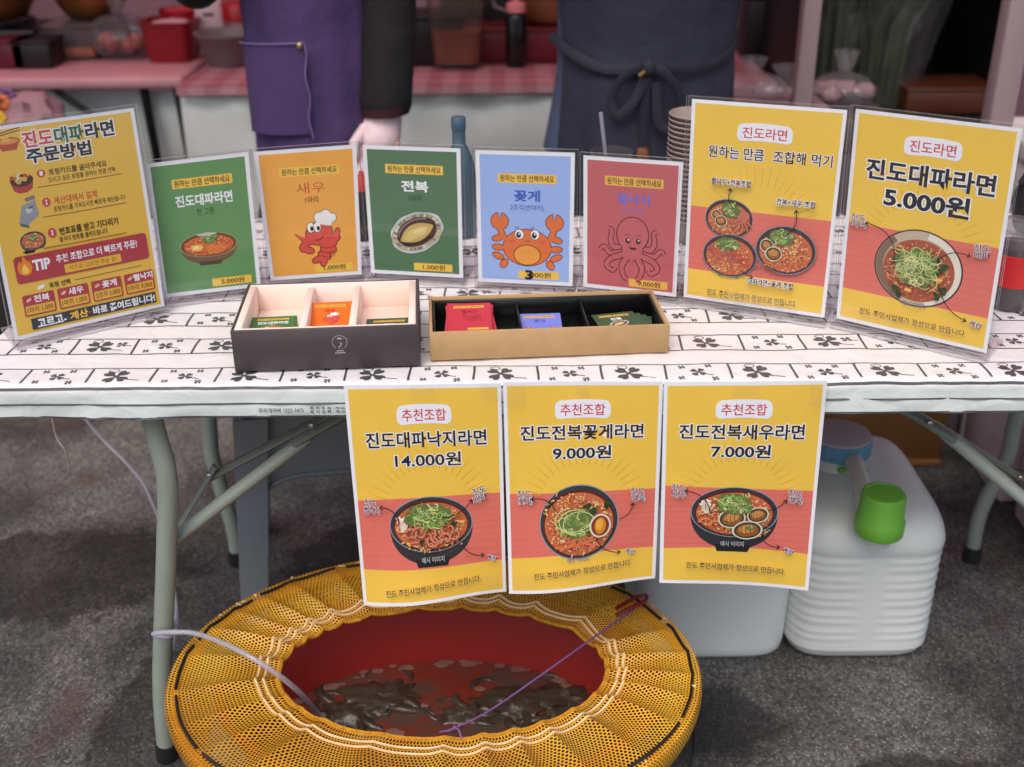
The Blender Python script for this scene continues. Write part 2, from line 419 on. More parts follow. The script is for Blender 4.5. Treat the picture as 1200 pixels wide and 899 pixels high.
YEL, RED, DK, WHT = (240, 199, 82), (224, 118, 106), (36, 38, 48), (240, 242, 248)
def band(A, y0, y1, bow=0, base=YEL):
    A.gridrect(5, 5, A.W - 5, A.H - 5, base, 18, 26)
    A.gridrect(5, y0, A.W - 5, y1, RED, 18, 12, top=lambda x: y0 + bow * (x / A.W - .5), bot=lambda x: y1 + bow * 1.5 * math.sin((x / A.W) * 3) * -1)
    for i in range(9):
        y = y0 + (y1 - y0) * (i + 1) / 10
        A.stroke([(5.5 + (A.W - 11) * q / 10, y + 1.2 * math.sin(q * .7 + i)) for q in range(11)], 0.9, (214, 108, 94))
    for i in range(19):                    # faint printed rays over the bowl
        a = R(200 + i * 7.8)
        A.stroke([(A.W / 2 + 62 * math.cos(a), y0 + 22 + 62 * math.sin(a)), (A.W / 2 + 92 * math.cos(a), y0 + 22 + 92 * math.sin(a))], 1.0, (216, 166, 44), 0.8)
def foot_line(A, y, rot=0.0, x=105, w=138):
    A.text('진도 주민사업체가 정성으로 만듭니다.', x, y, w, 9, DK, 0.012, (240, 214, 120), 0.03, rot)
def call(A, a, b, x, y, rot, w=19):
    A.text(a, x, y - 4.6, w * (1 if len(a) < 3 else 1.35), 9.2, (40, 44, 76), 0.012, WHT, 0.04, rot)
    A.text(b, x + 1, y + 5.2, w * (1 if len(b) < 3 else 1.35), 9.2, (40, 44, 76), 0.012, WHT, 0.04, rot)
def pill(A, t, cy=38, cx=105, rot=0.0, w=74):
    A.rrect(cx, cy, w, 25, 8, (238, 240, 250), rot, 2.5); A.text(t, cx, cy + .5, w * .8, 15.5, (204, 72, 72), 0.014, rot=rot)
def poster_a(A):
    band(A, 148, 245, -2); pill(A, '추천조합')
    A.text('진도대파낙지라면', 106, 70, 164, 20, DK, 0.022, WHT, 0.05); A.text('14.000원', 107, 97, 90, 18, DK, 0.02, WHT, 0.05)
    A.tf = lambda x, y: (x, 148 + 1.078 * (y - 136)); k = 1.0
    bowl(A, 1, 106, 171, 59, 36, 52, k, [
        lambda A, r: enoki(A, r, 66, 177, .95), lambda A, r: noodles(A, r, 112, 196, 40, 8, 46, [(238, 190, 120), (226, 160, 92)], .8),
        lambda A, r: chips(A, r, [(142, 158), (150, 168), (73, 192)], .9), lambda A, r: greens(A, r, [(92, 192), (138, 170)], 1.0),
        lambda A, r: octo_top(A, r, 106, 182, 1.05), lambda A, r: noodles(A, r, 74, 186, 10, 7, 14, [(206, 92, 80), (224, 128, 110)], .8),
        lambda A, r: scallion(A, r, 105, 158, 33, 16, 90)])
    A.text('예시 이미지', 107, 213, 32, 7.5, (176, 178, 182), 0.02)
    call(A, '진도', '뻘낙지', 24, 141, 0.06, 16); call(A, '진도', '대파', 176, 132, -.28)
    A.arrow((62, 166), (36, 143), .22); A.arrow((122, 160), (166, 139), .12); A.arrow((148, 196), (180, 214), .16)
    A.text('계란', 191, 219, 14, 7, (60, 64, 100), 0.02, WHT, 0.07, .35); foot_line(A, 250, -.06)
def poster_b(A):
    band(A, 152, 245, 2); pill(A, '추천조합', 37)
    A.text('진도전복꽃게라면', 104, 68, 164, 19.5, DK, 0.022, WHT, 0.05); A.text('9.000원', 104, 96, 78, 18, DK, 0.024, WHT, 0.05)
    A.tf = lambda x, y: (x, 152 + 1.033 * (y - 141))
    bowl(A, 2, 100, 183, 55, 53, 0, 1.0, [
        lambda A, r: noodles(A, r, 82, 165, 30, 26, 60, [(232, 178, 104), (214, 148, 78), (240, 200, 130)], 1, .9),
        lambda A, r: greens(A, r, [(112, 158), (118, 166), (140, 158)], 1.3),
        lambda A, r: [A.stroke([(66 + i * 7, 214 + 5 * math.sin(i * 2)), (84 + i * 6, 206 + 9 * math.cos(i)), (98 + i * 5, 212 + 6 * math.sin(i))], 4.2, jit(r, (216, 110, 84), 14), .4) for i in range(8)],
        lambda A, r: scallion(A, r, 96, 182, 25, 21, 70, 1, .9),
        lambda A, r: [A.arc(92 + 4 * i, 176 + 3 * i, 26 - 2 * i, 17, R(20 + 40 * i), R(260 + 40 * i), 1.3, (206, 220, 140), 20) for i in range(3)],
        lambda A, r: (A.ell(129, 187, 15, 17, (226, 214, 200), .1, 30), A.ell(129, 187, 12.4, 14.4, (128, 58, 44), .1, 30), A.ell(129, 187, 8, 12, (214, 138, 40), .1, wob=.1), A.ell(128, 185, 5, 8, (236, 176, 74), .1, wob=.2))])
    A.text('예시 이미지', 98, 233, 30, 7, (120, 124, 160), 0.02)
    call(A, '진도', '꽃게', 25, 142, .05); call(A, '진도', '전복', 180, 146, .06)
    A.arrow((68, 163), (34, 145), .2); A.arrow((156, 180), (174, 158), .18); A.arrow((124, 206), (158, 229), .16)
    A.text('계란', 172, 230, 14, 7, (60, 64, 100), 0.02, WHT, 0.07, .3); foot_line(A, 250, -.05)
def poster_c(A):
    band(A, 148.5, 243, 3); pill(A, '추천조합', 37)
    A.text('진도전복새우라면', 104, 68, 164, 20, DK, 0.022, WHT, 0.05); A.text('7.000원', 104, 95, 78, 18, DK, 0.024, WHT, 0.05)
    A.tf = lambda x, y: (x, 148.5 + 1.05 * (y - 138))
    bowl(A, 3, 100, 172, 60, 36, 54, 1.0, [
        lambda A, r: enoki(A, r, 60, 172, .9), lambda A, r: noodles(A, r, 122, 196, 30, 8, 34, [(238, 190, 120), (206, 110, 72)], .8),
        lambda A, r: (shrimp(A, 60, 186, .95, .2), shrimp(A, 74, 190, 1.05, .1)),
        lambda A, r: (abalone(A, 96, 178, 19, 14, -.15), abalone(A, 131, 172, 15, 11, -.2), abalone(A, 118, 194, 21, 13.5, -.1)),
        lambda A, r: scallion(A, r, 98, 157, 27, 15, 84), lambda A, r: scallion(A, r, 122, 190, 6, 3, 10, .4)])
    A.text('예시 이미지', 98, 214, 32, 7.5, (176, 178, 182), 0.02)
    call(A, '진도', '새우', 22, 140, .08); call(A, '진도', '전복', 179, 144, .16)
    A.arrow((66, 170), (30, 140), .2); A.arrow((144, 164), (168, 149), .12); A.arrow((138, 203), (164, 216), .16)
    A.text('계란', 176, 221, 14, 7, (60, 64, 100), 0.02, WHT, 0.07, .35); foot_line(A, 249, .03)
def big_combo(A):
    band(A, 155, 251, 0); pill(A, '진도라면', 41, 104, 0, 76)
    A.text('원하는 만큼', 66, 72, 78, 17, DK, 0.014, WHT, 0.045); A.text('조합해 먹기', 158, 72, 80, 17, DK, 0.014, WHT, 0.045)
    A.tf = lambda x, y: (x, 155 + 1.116 * (y - 140))
    bowl(A, 4, 62, 152, 35, 26, 26, .8, [lambda A, r: noodles(A, r, 62, 164, 24, 8, 30, [(226, 150, 92), (214, 116, 70)], .7),
        lambda A, r: (abalone(A, 44, 148, 7.5, 7), abalone(A, 51, 156, 9, 7.5)), lambda A, r: [tentacle(A, [(80, 150), (80 + 12 * math.cos(a), 156 + 9 * math.sin(a)), (80 + 17 * math.cos(a + .3), 157 + 13 * math.sin(a + .3))], 3.4) for a in (0, .6, 1.2, 1.8, 2.4, 3)],
        lambda A, r: A.ell(83, 146, 9, 7, (200, 112, 100)), lambda A, r: scallion(A, r, 64, 140, 14, 10, 34, .7)], nn=80)
    bowl(A, 5, 67, 201, 40, 29, 27, .9, [lambda A, r: noodles(A, r, 60, 212, 26, 8, 40, [(238, 160, 92), (224, 130, 76)], .7),
        lambda A, r: [A.stroke([(34 + 9 * i, 192 + 5 * (i % 3)), (44 + 9 * i, 198 + 4 * (i % 2)), (56 + 8 * i, 208 + 3 * (i % 3))], 5, jit(r, (196, 90, 78), 22), .6) for i in range(6)],
        lambda A, r: scallion(A, r, 64, 185, 17, 9, 34, .7)], nn=80)
    bowl(A, 6, 147, 184, 43, 32, 28, .9, [lambda A, r: noodles(A, r, 142, 204, 26, 8, 34, [(236, 150, 86), (222, 120, 70)], .7),
        lambda A, r: (abalone(A, 120, 180, 9.5, 9), abalone(A, 131, 190, 12, 10), greens(A, r, [(122, 166), (128, 163)], 1.2)),
        lambda A, r: [shrimp(A, 152 + 10 * i, 198 - 2 * i, .8, .1) for i in range(3)], lambda A, r: scallion(A, r, 142, 167, 18, 11, 44, .7)], nn=90)
    f = (52, 58, 92)
    A.text('뻘낙지+전복조합', 64, 103, 56, 8.4, f, 0.02, WHT, 0.07); A.text('전복+새우 조합', 156, 121, 54, 8.4, f, 0.02, WHT, 0.07)
    A.text('대파라면+꽃게 조합', 130, 230, 66, 8.4, f, 0.02, WHT, 0.07); A.text('예시 이미지', 121, 211, 30, 6.5, (92, 72, 84), 0.01)
    A.arrow((71, 138), (64, 111), -.2, 1.4); A.arrow((144, 165), (157, 130), .2, 1.4); A.arrow((86, 218), (104, 226), 0, 1.3)
    foot_line(A, 253, 0, 104, 132)
def big_ramen(A):
    band(A, 155, 250, 0); pill(A, '진도라면', 39, 106, 0, 74)
    A.text('진도대파라면', 106, 77, 166, 27, DK, 0.03, WHT, 0.045); A.text('5.000원', 106, 111, 110, 26, DK, 0.035, WHT, 0.045)
    A.tf = lambda x, y: (106 + (x - 106) * 1.05, 202 + .97 * (y - 182))
    bowl(A, 8, 106, 182, 57, 55, 0, 1.0, [
        lambda A, r: A.ell(106, 182, 55, 53, (196, 178, 158), 0, 40), lambda A, r: A.arc(106, 182, 50, 48, R(-80), R(75), 9, (232, 224, 212), 30),
        lambda A, r: A.arc(106, 182, 50, 48, R(110), R(230), 9, (132, 108, 92), 24),
        lambda A, r: A.ell(107, 185, 46, 44, (172, 90, 64), 0, 40), lambda A, r: noodles(A, r, 107, 186, 41, 39, 430, [(226, 150, 110), (206, 120, 84), (236, 178, 136), (176, 82, 60)], .8, .95),
        lambda A, r: greens(A, r, [(80, 214), (86, 220), (134, 216), (142, 206), (140, 172), (132, 180), (76, 174), (130, 164)], 1.3),
        lambda A, r: chips(A, r, [(98, 214), (136, 192)], 1.2), lambda A, r: scallion(A, r, 104, 180, 30, 27, 110, 1.1, .95),
        lambda A, r: [strand(A, r, 104 + r.uniform(-18, 18), 176 + r.uniform(-16, 16), 34, 1.0, jit(r, (212, 222, 150), 14), 3, 12, .95) for _ in range(26)]], rim=(80, 66, 62), lip=(60, 50, 50), nn=4)
    A.text('예시 이미지', 108, 233, 30, 7, (120, 112, 130), 0.02)
    call(A, '진도', '미역', 24, 128, .02); call(A, '진도', '대파', 182, 140, -.1)
    A.arrow((76, 164), (34, 130), .2); A.arrow((130, 166), (170, 150), -.2); A.arrow((142, 212), (176, 240), .12)
    A.text('계란', 188, 242, 15, 7.5, (60, 64, 100), 0.02, WHT, 0.07, .15); foot_line(A, 258, 0, 108, 140)
def step_pic(A, kind, x, y):
    r = random.Random(kind * 7)
    if kind == 1:
        A.poly([(x - 15, y), (x + 15, y), (x + 12, y + 12), (x + 4, y + 16), (x - 6, y + 16), (x - 12, y + 12)], (176, 62, 60)); A.ell(x, y, 15, 8, (70, 44, 34))
        for i in range(16): A.ell(x + r.uniform(-12, 12), y - 3 + r.uniform(-6, 5), r.uniform(2.5, 4.5), r.uniform(2, 3.4), jit(r, r.choice([(232, 226, 210), (196, 60, 50), (110, 130, 70), (222, 170, 90)]), 14), r.uniform(0, 3), 9)
    elif kind == 2:
        A.poly([(x - 13, y + 14), (x - 6, y - 6), (x + 12, y - 10), (x + 14, y + 8), (x - 2, y + 18)], (150, 156, 166)); A.poly([(x - 13, y + 14), (x - 2, y + 18), (x - 1, y + 22), (x - 12, y + 18)], (92, 98, 110))
        A.rrect(x + 6, y - 13, 13, 5, 1.5, (120, 126, 136), -.2); A.rrect(x + 2, y + 1, 8, 6, 1, (196, 202, 208), -.3); A.stroke([(x + 2, y - 1), (x + 8, y - 3)], 2, (70, 80, 92))
    else:
        bowl(A, 31, x, y, 17, 11, 14, .5, [lambda A, r: scallion(A, r, x, y - 3, 6, 4, 12, .4), lambda A, r: chips(A, r, [(x + 6, y), (x - 6, y + 2)], .5, (210, 70, 50))], nn=26)
def order_sheet(A):
    A.gridrect(5, 5, 205, 292, (234, 190, 80), 12, 16)
    K = ((0, -9), (35, 24), (62, 46), (93, 71), (130, 112), (167, 156), (207, 202), (236, 229), (257, 251), (281, 280), (300, 298))
    def tf(x, y):
        for (a, b), (c, d) in zip(K, K[1:]):
            if y <= c: break
        return x + (11 if y < 183 else 4), b + (d - b) * (y - a) / (c - a)
    A.tf = tf
    x, y = 28, 33
    A.ell(x, y, 15, 6, (150, 70, 40)); A.poly([(x - 15, y), (x + 15, y), (x + 9, y + 15), (x - 9, y + 15)], (190, 74, 52)); A.ell(x, y, 13, 4.4, (226, 150, 76))
    for i in range(5): A.stroke([(x - 6 + i * 2, y), (x - 7 + i * 1.6, y - 8), (x - 4 + i, y - 15)], 1.4, (236, 186, 96))
    A.stroke([(x - 12, y - 12), (x + 17, y - 18)], 1.6, (110, 62, 40)); A.stroke([(x - 12, y - 9), (x + 17, y - 14)], 1.6, (110, 62, 40))
    for t, cx, c in (('진도', 66, (206, 76, 84)), ('대파', 107, (44, 104, 72)), ('라면', 148, (38, 40, 50))):
        A.text(t, cx, 35, 38, 24, c, 0.035, WHT, 0.06)
    A.text('주문방법', 90, 62, 84, 24, (38, 40, 50), 0.035, WHT, 0.06)
    for i, (t, sub, c, wd) in enumerate((('토핑카드를 골라주세요', '드시고 싶은 토핑을 원하는 만큼 선택', (58, 46, 34), 78), ('계산대에서 결제', '토핑카드를 가져오시면 빠르게 계산됩니다', (206, 84, 60), 58), ('번호표를 받고 기다리기', '음식이 번호를 불러드립니다', (58, 46, 34), 80))):
        y = 98 + i * 37; x0 = 72
        step_pic(A, i + 1, 36, y); A.ell(62, y - 5, 5.6, 5.6, (206, 70, 76)); A.text(str(i + 1), 62, y - 5, 3, 6, WHT, 0.02)
        A.text(t, x0 + wd / 2, y - 5, wd, 9, c, 0.02); w2 = (90, 98, 66)[i]; A.text(sub, x0 + w2 / 2 - 2, y + 5, w2, 6.6, (74, 54, 34), 0.014)
        A.stroke([(54, y + 12), (100, y + 12.6), (168, y + 12)], 1.2, (170, 100, 50))
    A.rrect(104, 207, 182, 37, 5, (178, 62, 70)); 
    A.poly([(18, 210), (16, 202), (20, 194), (22, 198), (26, 188), (31, 197), (33, 195), (36, 204), (33, 212), (26, 215)], (236, 140, 46)); A.poly([(22, 211), (22, 204), (26, 198), (31, 206), (29, 212)], (250, 206, 90))
    A.text('TIP', 48, 203, 22, 13, WHT, 0.04); A.text('추천 조합으로 더 빠르게 주문!', 124, 200, 112, 10, WHT, 0.025)
    A.rrect(116, 216, 78, 13, 1, (232, 182, 62)); A.text('카드로 고르면 주문 끝!', 116, 216, 66, 7.5, (150, 96, 44), 0.01)
    A.rrect(42, 236, 10, 5, 2, WHT, -.3); A.text('토핑 선택', 67, 236, 28, 7.5, (58, 46, 34), 0.02); A.stroke([(88, 236), (130, 235.5), (182, 235)], 0.9, (96, 70, 44))
    for i, (a, b) in enumerate((('전복', '1마리 1,000'), ('새우', '1마리 1,000'), ('꽃게', '2조각 3,000'), ('뻘낙지', '1마리 9,000'))):
        cx = 36 + i * 46.5; A.rrect(cx, 257, 42, 27, 2, (178, 62, 70)); A.rrect(cx, 263.5, 38, 10.5, 1, (228, 178, 66))
        A.ell(cx - 13, 250.5, 4, 2, (226, 190, 160), -.5); A.text(a, cx + 4 + (2 if len(a) > 2 else 0), 250.5, 20 + (7 if len(a) > 2 else 0), 9.5, WHT, 0.03); A.text(b, cx, 263.5, 34, 7, (96, 56, 36), 0.015)
    A.rrect(108, 281.5, 174, 15, .5, (56, 58, 64))
    A.text('고르고-', 48, 281.5, 38, 10.5, WHT, 0.035); A.text('계산', 85, 281.5, 24, 10.5, (244, 196, 60), 0.035); A.stroke([(98, 281.5), (102, 281.5)], 1.4, (206, 80, 70)); A.text('바로 끓여드립니다!', 149, 281.5, 88, 10.5, WHT, 0.035)
def topping(A, bgc, name, ncol, sub, scol, price, pic, ns=1.0, nb=.03, px=1.0, m=6, dy=0):
    A.gridrect(m, m, A.W - m, A.H - m, bgc, 8, 10)
    oy = dy; A.rrect(77, 36 + oy, 88, 14.5, .8, (240, 198, 84)); A.text('원하는 만큼 선택하세요', 77, 36 + oy, 81, 10, (56, 38, 26), 0.018)
    A.text(name, 77, 63 + oy, 16 * len(name) * ns, 17, ncol, nb); A.text(sub, 77, 82 + oy, 6.4 * len(sub), 10.5, scol, 0.014)
    x0, x1, y0, y1 = 62 + 8 * px, 126 + 6 * px, 188.5, 201
    A.poly([(x0, y0), (x1, y0)] + [(x1 - (1.6 if i % 2 else 0), y0 + (y1 - y0) * i / 8) for i in range(1, 8)] + [(x1, y1), (x0, y1)], (240, 198, 84))
    A.text(price, (x0 + x1) / 2 + 1, 194.8, 5.8 * len(price), 9, (56, 38, 26), 0.018); pic(A)
def pic_bowl(A):
    bowl(A, 12, 76, 134, 43, 19, 30, .8, [lambda A, r: [A.arc(76 + r.uniform(-14, 22), 138 + r.uniform(-4, 6), 12, 5, 0, 4, 2.2, jit(r, (222, 126, 60), 14), 14) for _ in range(14)],
        lambda A, r: (A.ell(58, 137, 9, 5, (240, 196, 110)), A.ell(57, 136.5, 4, 2.4, (250, 226, 160))), lambda A, r: scallion(A, r, 78, 124, 13, 7, 36, .5),
        lambda A, r: A.ell(74, 117, 15, 2.6, (196, 200, 186), wob=.3)], rim=(92, 78, 64), tone=(112, 88, 64), lip=(206, 176, 128), nn=60, soup=(204, 100, 40))
def pic_shrimp(A):                                           # plain drawing of a pink prawn wearing a white hat
    o = (112, 30, 34)
    for e, c in ((1.6, o), (0, (216, 84, 72))):
        A.ell(84, 137, 21 + e, 18 + e, c, -.5); A.poly([(70 - e, 146 + e), (48 - e * 2, 136 - e), (58, 150 + e), (52 - e, 156 + e), (72, 154 + e)], c)
        A.ell(96, 150, 15 + e, 13 + e, c, .4); A.ell(97, 164, 12 + e, 8 + e, c, .2); A.ell(90, 174, 10 + e, 6 + e, c, .5); A.ell(79, 180, 9 + e, 4.5 + e, c, -.4); A.ell(88, 184, 4.5 + e, 8 + e, c, .2)
        A.ell(59, 158, 6 + e, 8 + e, c, .4); A.ell(66, 164, 8 + e, 5 + e, c, .3); A.ell(108, 146, 8 + e, 6 + e, c); A.ell(112, 138, 3.4 + e, 7 + e, c, .3)
    for y in (158, 166, 173): A.arc(96, y, 11, 4, .2, 2.9, 1.0, o, 10)
    for x in (72, 82): A.ell(x, 127, 6.4, 9, o); A.ell(x, 127, 5.4, 8, (246, 244, 240)); A.ell(x + 1.5, 129, 2.6, 4, (30, 26, 30))
    A.arc(80, 141, 10, 7, .1, 1.9, 1.4, o, 12)
    for x, y, q in ((86, 111, 7.5), (96, 108, 8), (105, 113, 7)): A.ell(x, y, q + 1.2, q + 1.2, (120, 110, 112)); 
    for x, y, q in ((86, 111, 7.5), (96, 108, 8), (105, 113, 7), (96, 114, 8)): A.ell(x, y, q, q, (240, 238, 236))
    A.poly([(80, 116), (106, 119), (103, 126), (82, 122)], (236, 234, 234))
def pic_abalone(A):
    ro = -.5
    A.ell(77, 138, 44, 31, (206, 210, 224), ro, 40, wob=.08); A.ell(77, 138, 42, 29, (176, 168, 150), ro, 40, wob=.08)
    r = random.Random(5)
    for i in range(46):
        a = r.uniform(0, 6.28); A.ell(77 + 37 * math.cos(a) * math.cos(ro) - 25 * math.sin(a) * math.sin(ro), 138 + 37 * math.cos(a) * math.sin(ro) + 25 * math.sin(a) * math.cos(ro), 3, 2, jit(r, r.choice([(214, 208, 190), (126, 118, 100), (196, 186, 150)]), 12), a, 8)
    A.ell(77, 137, 34, 22, (66, 44, 42), ro, 36, wob=.04); A.arc(77, 137, 31, 19, 3.4, 5.6, 2, (150, 126, 130), 18, ro)
    P = []
    for i in range(33):
        t = i / 32; P.append((-30 + 60 * t, -15 * math.sin(PI * t) ** .8))
    for i in range(1, 32):
        t = 1 - i / 32; P.append((-30 + 60 * t, 13 * math.sin(PI * t) ** .8))
    P = [(77 + x * math.cos(ro) - y * math.sin(ro), 139 + x * math.sin(ro) + y * math.cos(ro)) for x, y in P]
    A.poly(P, (196, 170, 100)); A.ell(76, 140, 20, 8, (212, 190, 124), ro, wob=.2); A.ell(82, 134, 11, 4, (222, 204, 146), ro, wob=.2)
def pic_crab(A):
    A.tf = lambda x, y: (x, y + 9)
    pic_crab_body(A); A.tf = lambda x, y: (x, y)
def pic_crab_body(A):
    o = (104, 50, 34); c = (222, 116, 62)
    for e, k in ((1.3, o), (0, c)):
        for sx in (-1, 1):
            A.stroke([(77 + sx * 34, 130), (77 + sx * 40, 118), (77 + sx * 42, 108)], 8 + 2 * e, k)
            A.ell(77 + sx * 42, 101, 13 + e, 13 + e, k)
            for q, yy in enumerate((130, 144, 157)): A.ell(77 + sx * 45, yy - 2 + q * 1.0, 9 + e, 4.6 + e, k, sx * (.3 - q * .35))
            A.ell(77 + sx * 36, 169, 5 + e, 7.5 + e, k, sx * -.6)
        A.ell(77, 142, 37 + e, 29 + e, k)
    bgc = (148, 176, 232)
    for sx in (-1, 1):
        A.poly([(77 + sx * 42 - 3, 86), (77 + sx * 42 + 3, 86), (77 + sx * 42, 99)], bgc); A.stroke([(77 + sx * 42 - 3, 88), (77 + sx * 42, 99), (77 + sx * 42 + 3, 88)], 1.2, o)
    A.ell(77, 154, 21.5, 17, o); A.ell(77, 154, 20, 15.6, (234, 158, 74))
    for x in (65, 89): A.ell(x, 121, 7.6, 8.4, o); A.ell(x, 121, 6.6, 7.4, (246, 246, 246)); A.ell(x - 1, 122, 3.8, 5, (40, 34, 36)); A.ell(x, 120, 1.3, 1.6, WHT)
    for x in (60, 84): [A.stroke([(x + i * 2.4, 114 - i * .4), (x - 1 + i * 2, 109 - i * .5)], .8, o) for i in range(3)]
    A.arc(77, 129, 4, 3, .2, 2.9, 1.0, o, 8)
    for x in (54, 100): A.ell(x, 132, 5, 3, (226, 92, 66))
def pic_octopus(A):
    o = (58, 22, 28); bgc = (198, 104, 110)
    def arm(P, wd):
        A.stroke(P, wd + 3.0, o, .4); A.stroke(P, wd, bgc, .5)
    for sx in (-1, 1):
        for pts, wd in (([(10, 138), (28, 140), (34, 128), (32, 114), (38, 110)], 9), ([(12, 146), (34, 150), (44, 140), (50, 146)], 8.5), ([(10, 150), (32, 158), (40, 170), (30, 178), (26, 172)], 9), ([(6, 152), (16, 170), (12, 186), (6, 190)], 9)):
            sm = []
            for i in range(len(pts) - 1):
                for t in (0, .25, .5, .75):
                    p0 = pts[max(0, i - 1)]; p1 = pts[i]; p2 = pts[i + 1]; p3 = pts[min(len(pts) - 1, i + 2)]
                    sm.append(tuple(.5 * ((2 * p1[k]) + (-p0[k] + p2[k]) * t + (2 * p0[k] - 5 * p1[k] + 4 * p2[k] - p3[k]) * t * t + (-p0[k] + 3 * p1[k] - 3 * p2[k] + p3[k]) * t ** 3) for k in (0, 1)))
            sm.append(pts[-1]); arm([(77 + sx * x, y) for x, y in sm], wd)
    for e, k in ((1.5, o), (0, bgc)):
        A.ell(77, 118, 24 + e, 27 + e, k); A.ell(77, 142, 16 + e, 13 + e, k)
    A.ell(77, 150, 16, 8, bgc)
    for x in (70, 86): A.ell(x, 128, 3.6, 4.6, (50, 24, 30)); A.ell(x + .8, 126.5, 1.2, 1.6, WHT)
    for x in (68, 88): A.arc(x, 121, 4, 3, 3.6, 5.8, .8, o, 6)
    A.ell(78, 138, 6, 4, (70, 20, 28), 0, 14, 0, PI)
    for i in range(46):
        x = 9 + i * 3; A.stroke([(x, 8), (x, 60), (x, 116), (x, 204)], .35, (182, 82, 92))

# ================================================================== SETTING
def ground_mat():
    m, t, b = nodes('asphalt'); N = t.nodes; L = t.links
    tc = N.new('ShaderNodeTexCoord')
    def nz(sc, det=6, rough=.6):
        n = N.new('ShaderNodeTexNoise'); n.inputs['Scale'].default_value = sc; n.inputs['Detail'].default_value = det; n.inputs['Roughness'].default_value = rough
        L.new(tc.outputs['Object'], n.inputs['Vector']); return n
    def ramp(src, p0, p1, c0, c1):
        r = N.new('ShaderNodeValToRGB'); r.color_ramp.elements[0].position = p0; r.color_ramp.elements[1].position = p1
        r.color_ramp.elements[0].color = c0 + (1,); r.color_ramp.elements[1].color = c1 + (1,); L.new(src, r.inputs['Fac']); return r
    def mixc(fac, a, bb, typ='MIX'):
        x = N.new('ShaderNodeMix'); x.data_type = 'RGBA'; x.blend_type = typ
        if isinstance(fac, float): x.inputs['Factor'].default_value = fac
        else: L.new(fac, x.inputs['Factor'])
        for s, q in ((a, 'A'), (bb, 'B')):
            if isinstance(s, tuple): x.inputs[q].default_value = s + (1,)
            else: L.new(s, x.inputs[q])
        return [o for o in x.outputs if o.type == 'RGBA'][0]
    vo = N.new('ShaderNodeTexVoronoi'); vo.inputs['Scale'].default_value = 200; L.new(tc.outputs['Object'], vo.inputs['Vector'])
    fine = nz(190, 8, .8); mid = nz(26, 8, .7); big = nz(2.6, 5, .55); big2 = nz(5.5, 6, .6)
    stone = ramp(vo.outputs['Color'], .25, .95, (.022, .021, .021), (.42, .41, .395))
    base = mixc(.42, stone.outputs['Color'], ramp(fine.outputs['Fac'], .36, .66, (.025, .025, .026), (.30, .296, .288)).outputs['Color'])
    base = mixc(.22, base, ramp(mid.outputs['Fac'], .3, .7, (.05, .049, .049), (.19, .187, .183)).outputs['Color'])
    v2 = N.new('ShaderNodeTexVoronoi'); v2.inputs['Scale'].default_value = 120; L.new(tc.outputs['Object'], v2.inputs['Vector'])
    spk = ramp(v2.outputs['Distance'], .12, .24, (.95, .92, .87), (0, 0, 0)); base = mixc(1.0, base, mixc(.55, spk.outputs['Color'], (0., 0., 0.)), 'ADD')
    dirt = ramp(big.outputs['Fac'], .42, .60, (.30, .29, .29), (.86, .85, .82)); base = mixc(1.0, base, dirt.outputs['Color'], 'MULTIPLY')
    red = ramp(big2.outputs['Fac'], .56, .70, (0, 0, 0), (.5, .5, .5)); base = mixc(red.outputs['Color'], base, (.10, .035, .035))
    # wet stains with ragged outlines
    wet = None
    wob = nz(14, 8, .72)
    for cx, cy, rx, ry in ((.33, 1.50, .13, .085), (.66, 1.36, .13, .06), (-.95, 1.95, .30, .17), (-.62, 1.50, .10, .22), (-.18, 1.95, .3, .2)):
        mp = N.new('ShaderNodeMapping'); mp.vector_type = 'POINT'
        mp.inputs['Location'].default_value = (-cx / rx, -cy / ry, 0); mp.inputs['Scale'].default_value = (1 / rx, 1 / ry, 0)
        L.new(tc.outputs['Object'], mp.inputs['Vector'])
        ln = N.new('ShaderNodeVectorMath'); ln.operation = 'LENGTH'; L.new(mp.outputs[0], ln.inputs[0])
        ad = N.new('ShaderNodeMath'); ad.operation = 'MULTIPLY_ADD'; L.new(wob.outputs['Fac'], ad.inputs[0]); ad.inputs[1].default_value = 1.4; L.new(ln.outputs['Value'], ad.inputs[2])
        mr = N.new('ShaderNodeMapRange'); mr.inputs['From Min'].default_value = 1.75; mr.inputs['From Max'].default_value = 1.6; L.new(ad.outputs[0], mr.inputs['Value'])
        if wet is None: wet = mr.outputs['Result']
        else:
            mx = N.new('ShaderNodeMath'); mx.operation = 'MAXIMUM'; L.new(wet, mx.inputs[0]); L.new(mr.outputs['Result'], mx.inputs[1]); wet = mx.outputs[0]
    dk = mixc(1.0, base, (.40, .39, .39), 'MULTIPLY'); fin = mixc(wet, base, dk); L.new(fin, b.inputs['Base Color'])
    rr = N.new('ShaderNodeMapRange'); rr.inputs['To Min'].default_value = .85; rr.inputs['To Max'].default_value = .5; L.new(wet, rr.inputs['Value']); L.new(rr.outputs['Result'], b.inputs['Roughness'])
    bp = N.new('ShaderNodeBump'); bp.inputs['Strength'].default_value = .7; bp.inputs['Distance'].default_value = .004
    L.new(fine.outputs['Fac'], bp.inputs['Height']); L.new(bp.outputs['Normal'], b.inputs['Normal'])
    return m
g = MB(); g.add([(-60, -60, 0), (60, -60, 0), (60, 60, 0), (-60, 60, 0)], [[0, 1, 2, 3]])
tag(g.build('ground', ground_mat()), kind='structure')

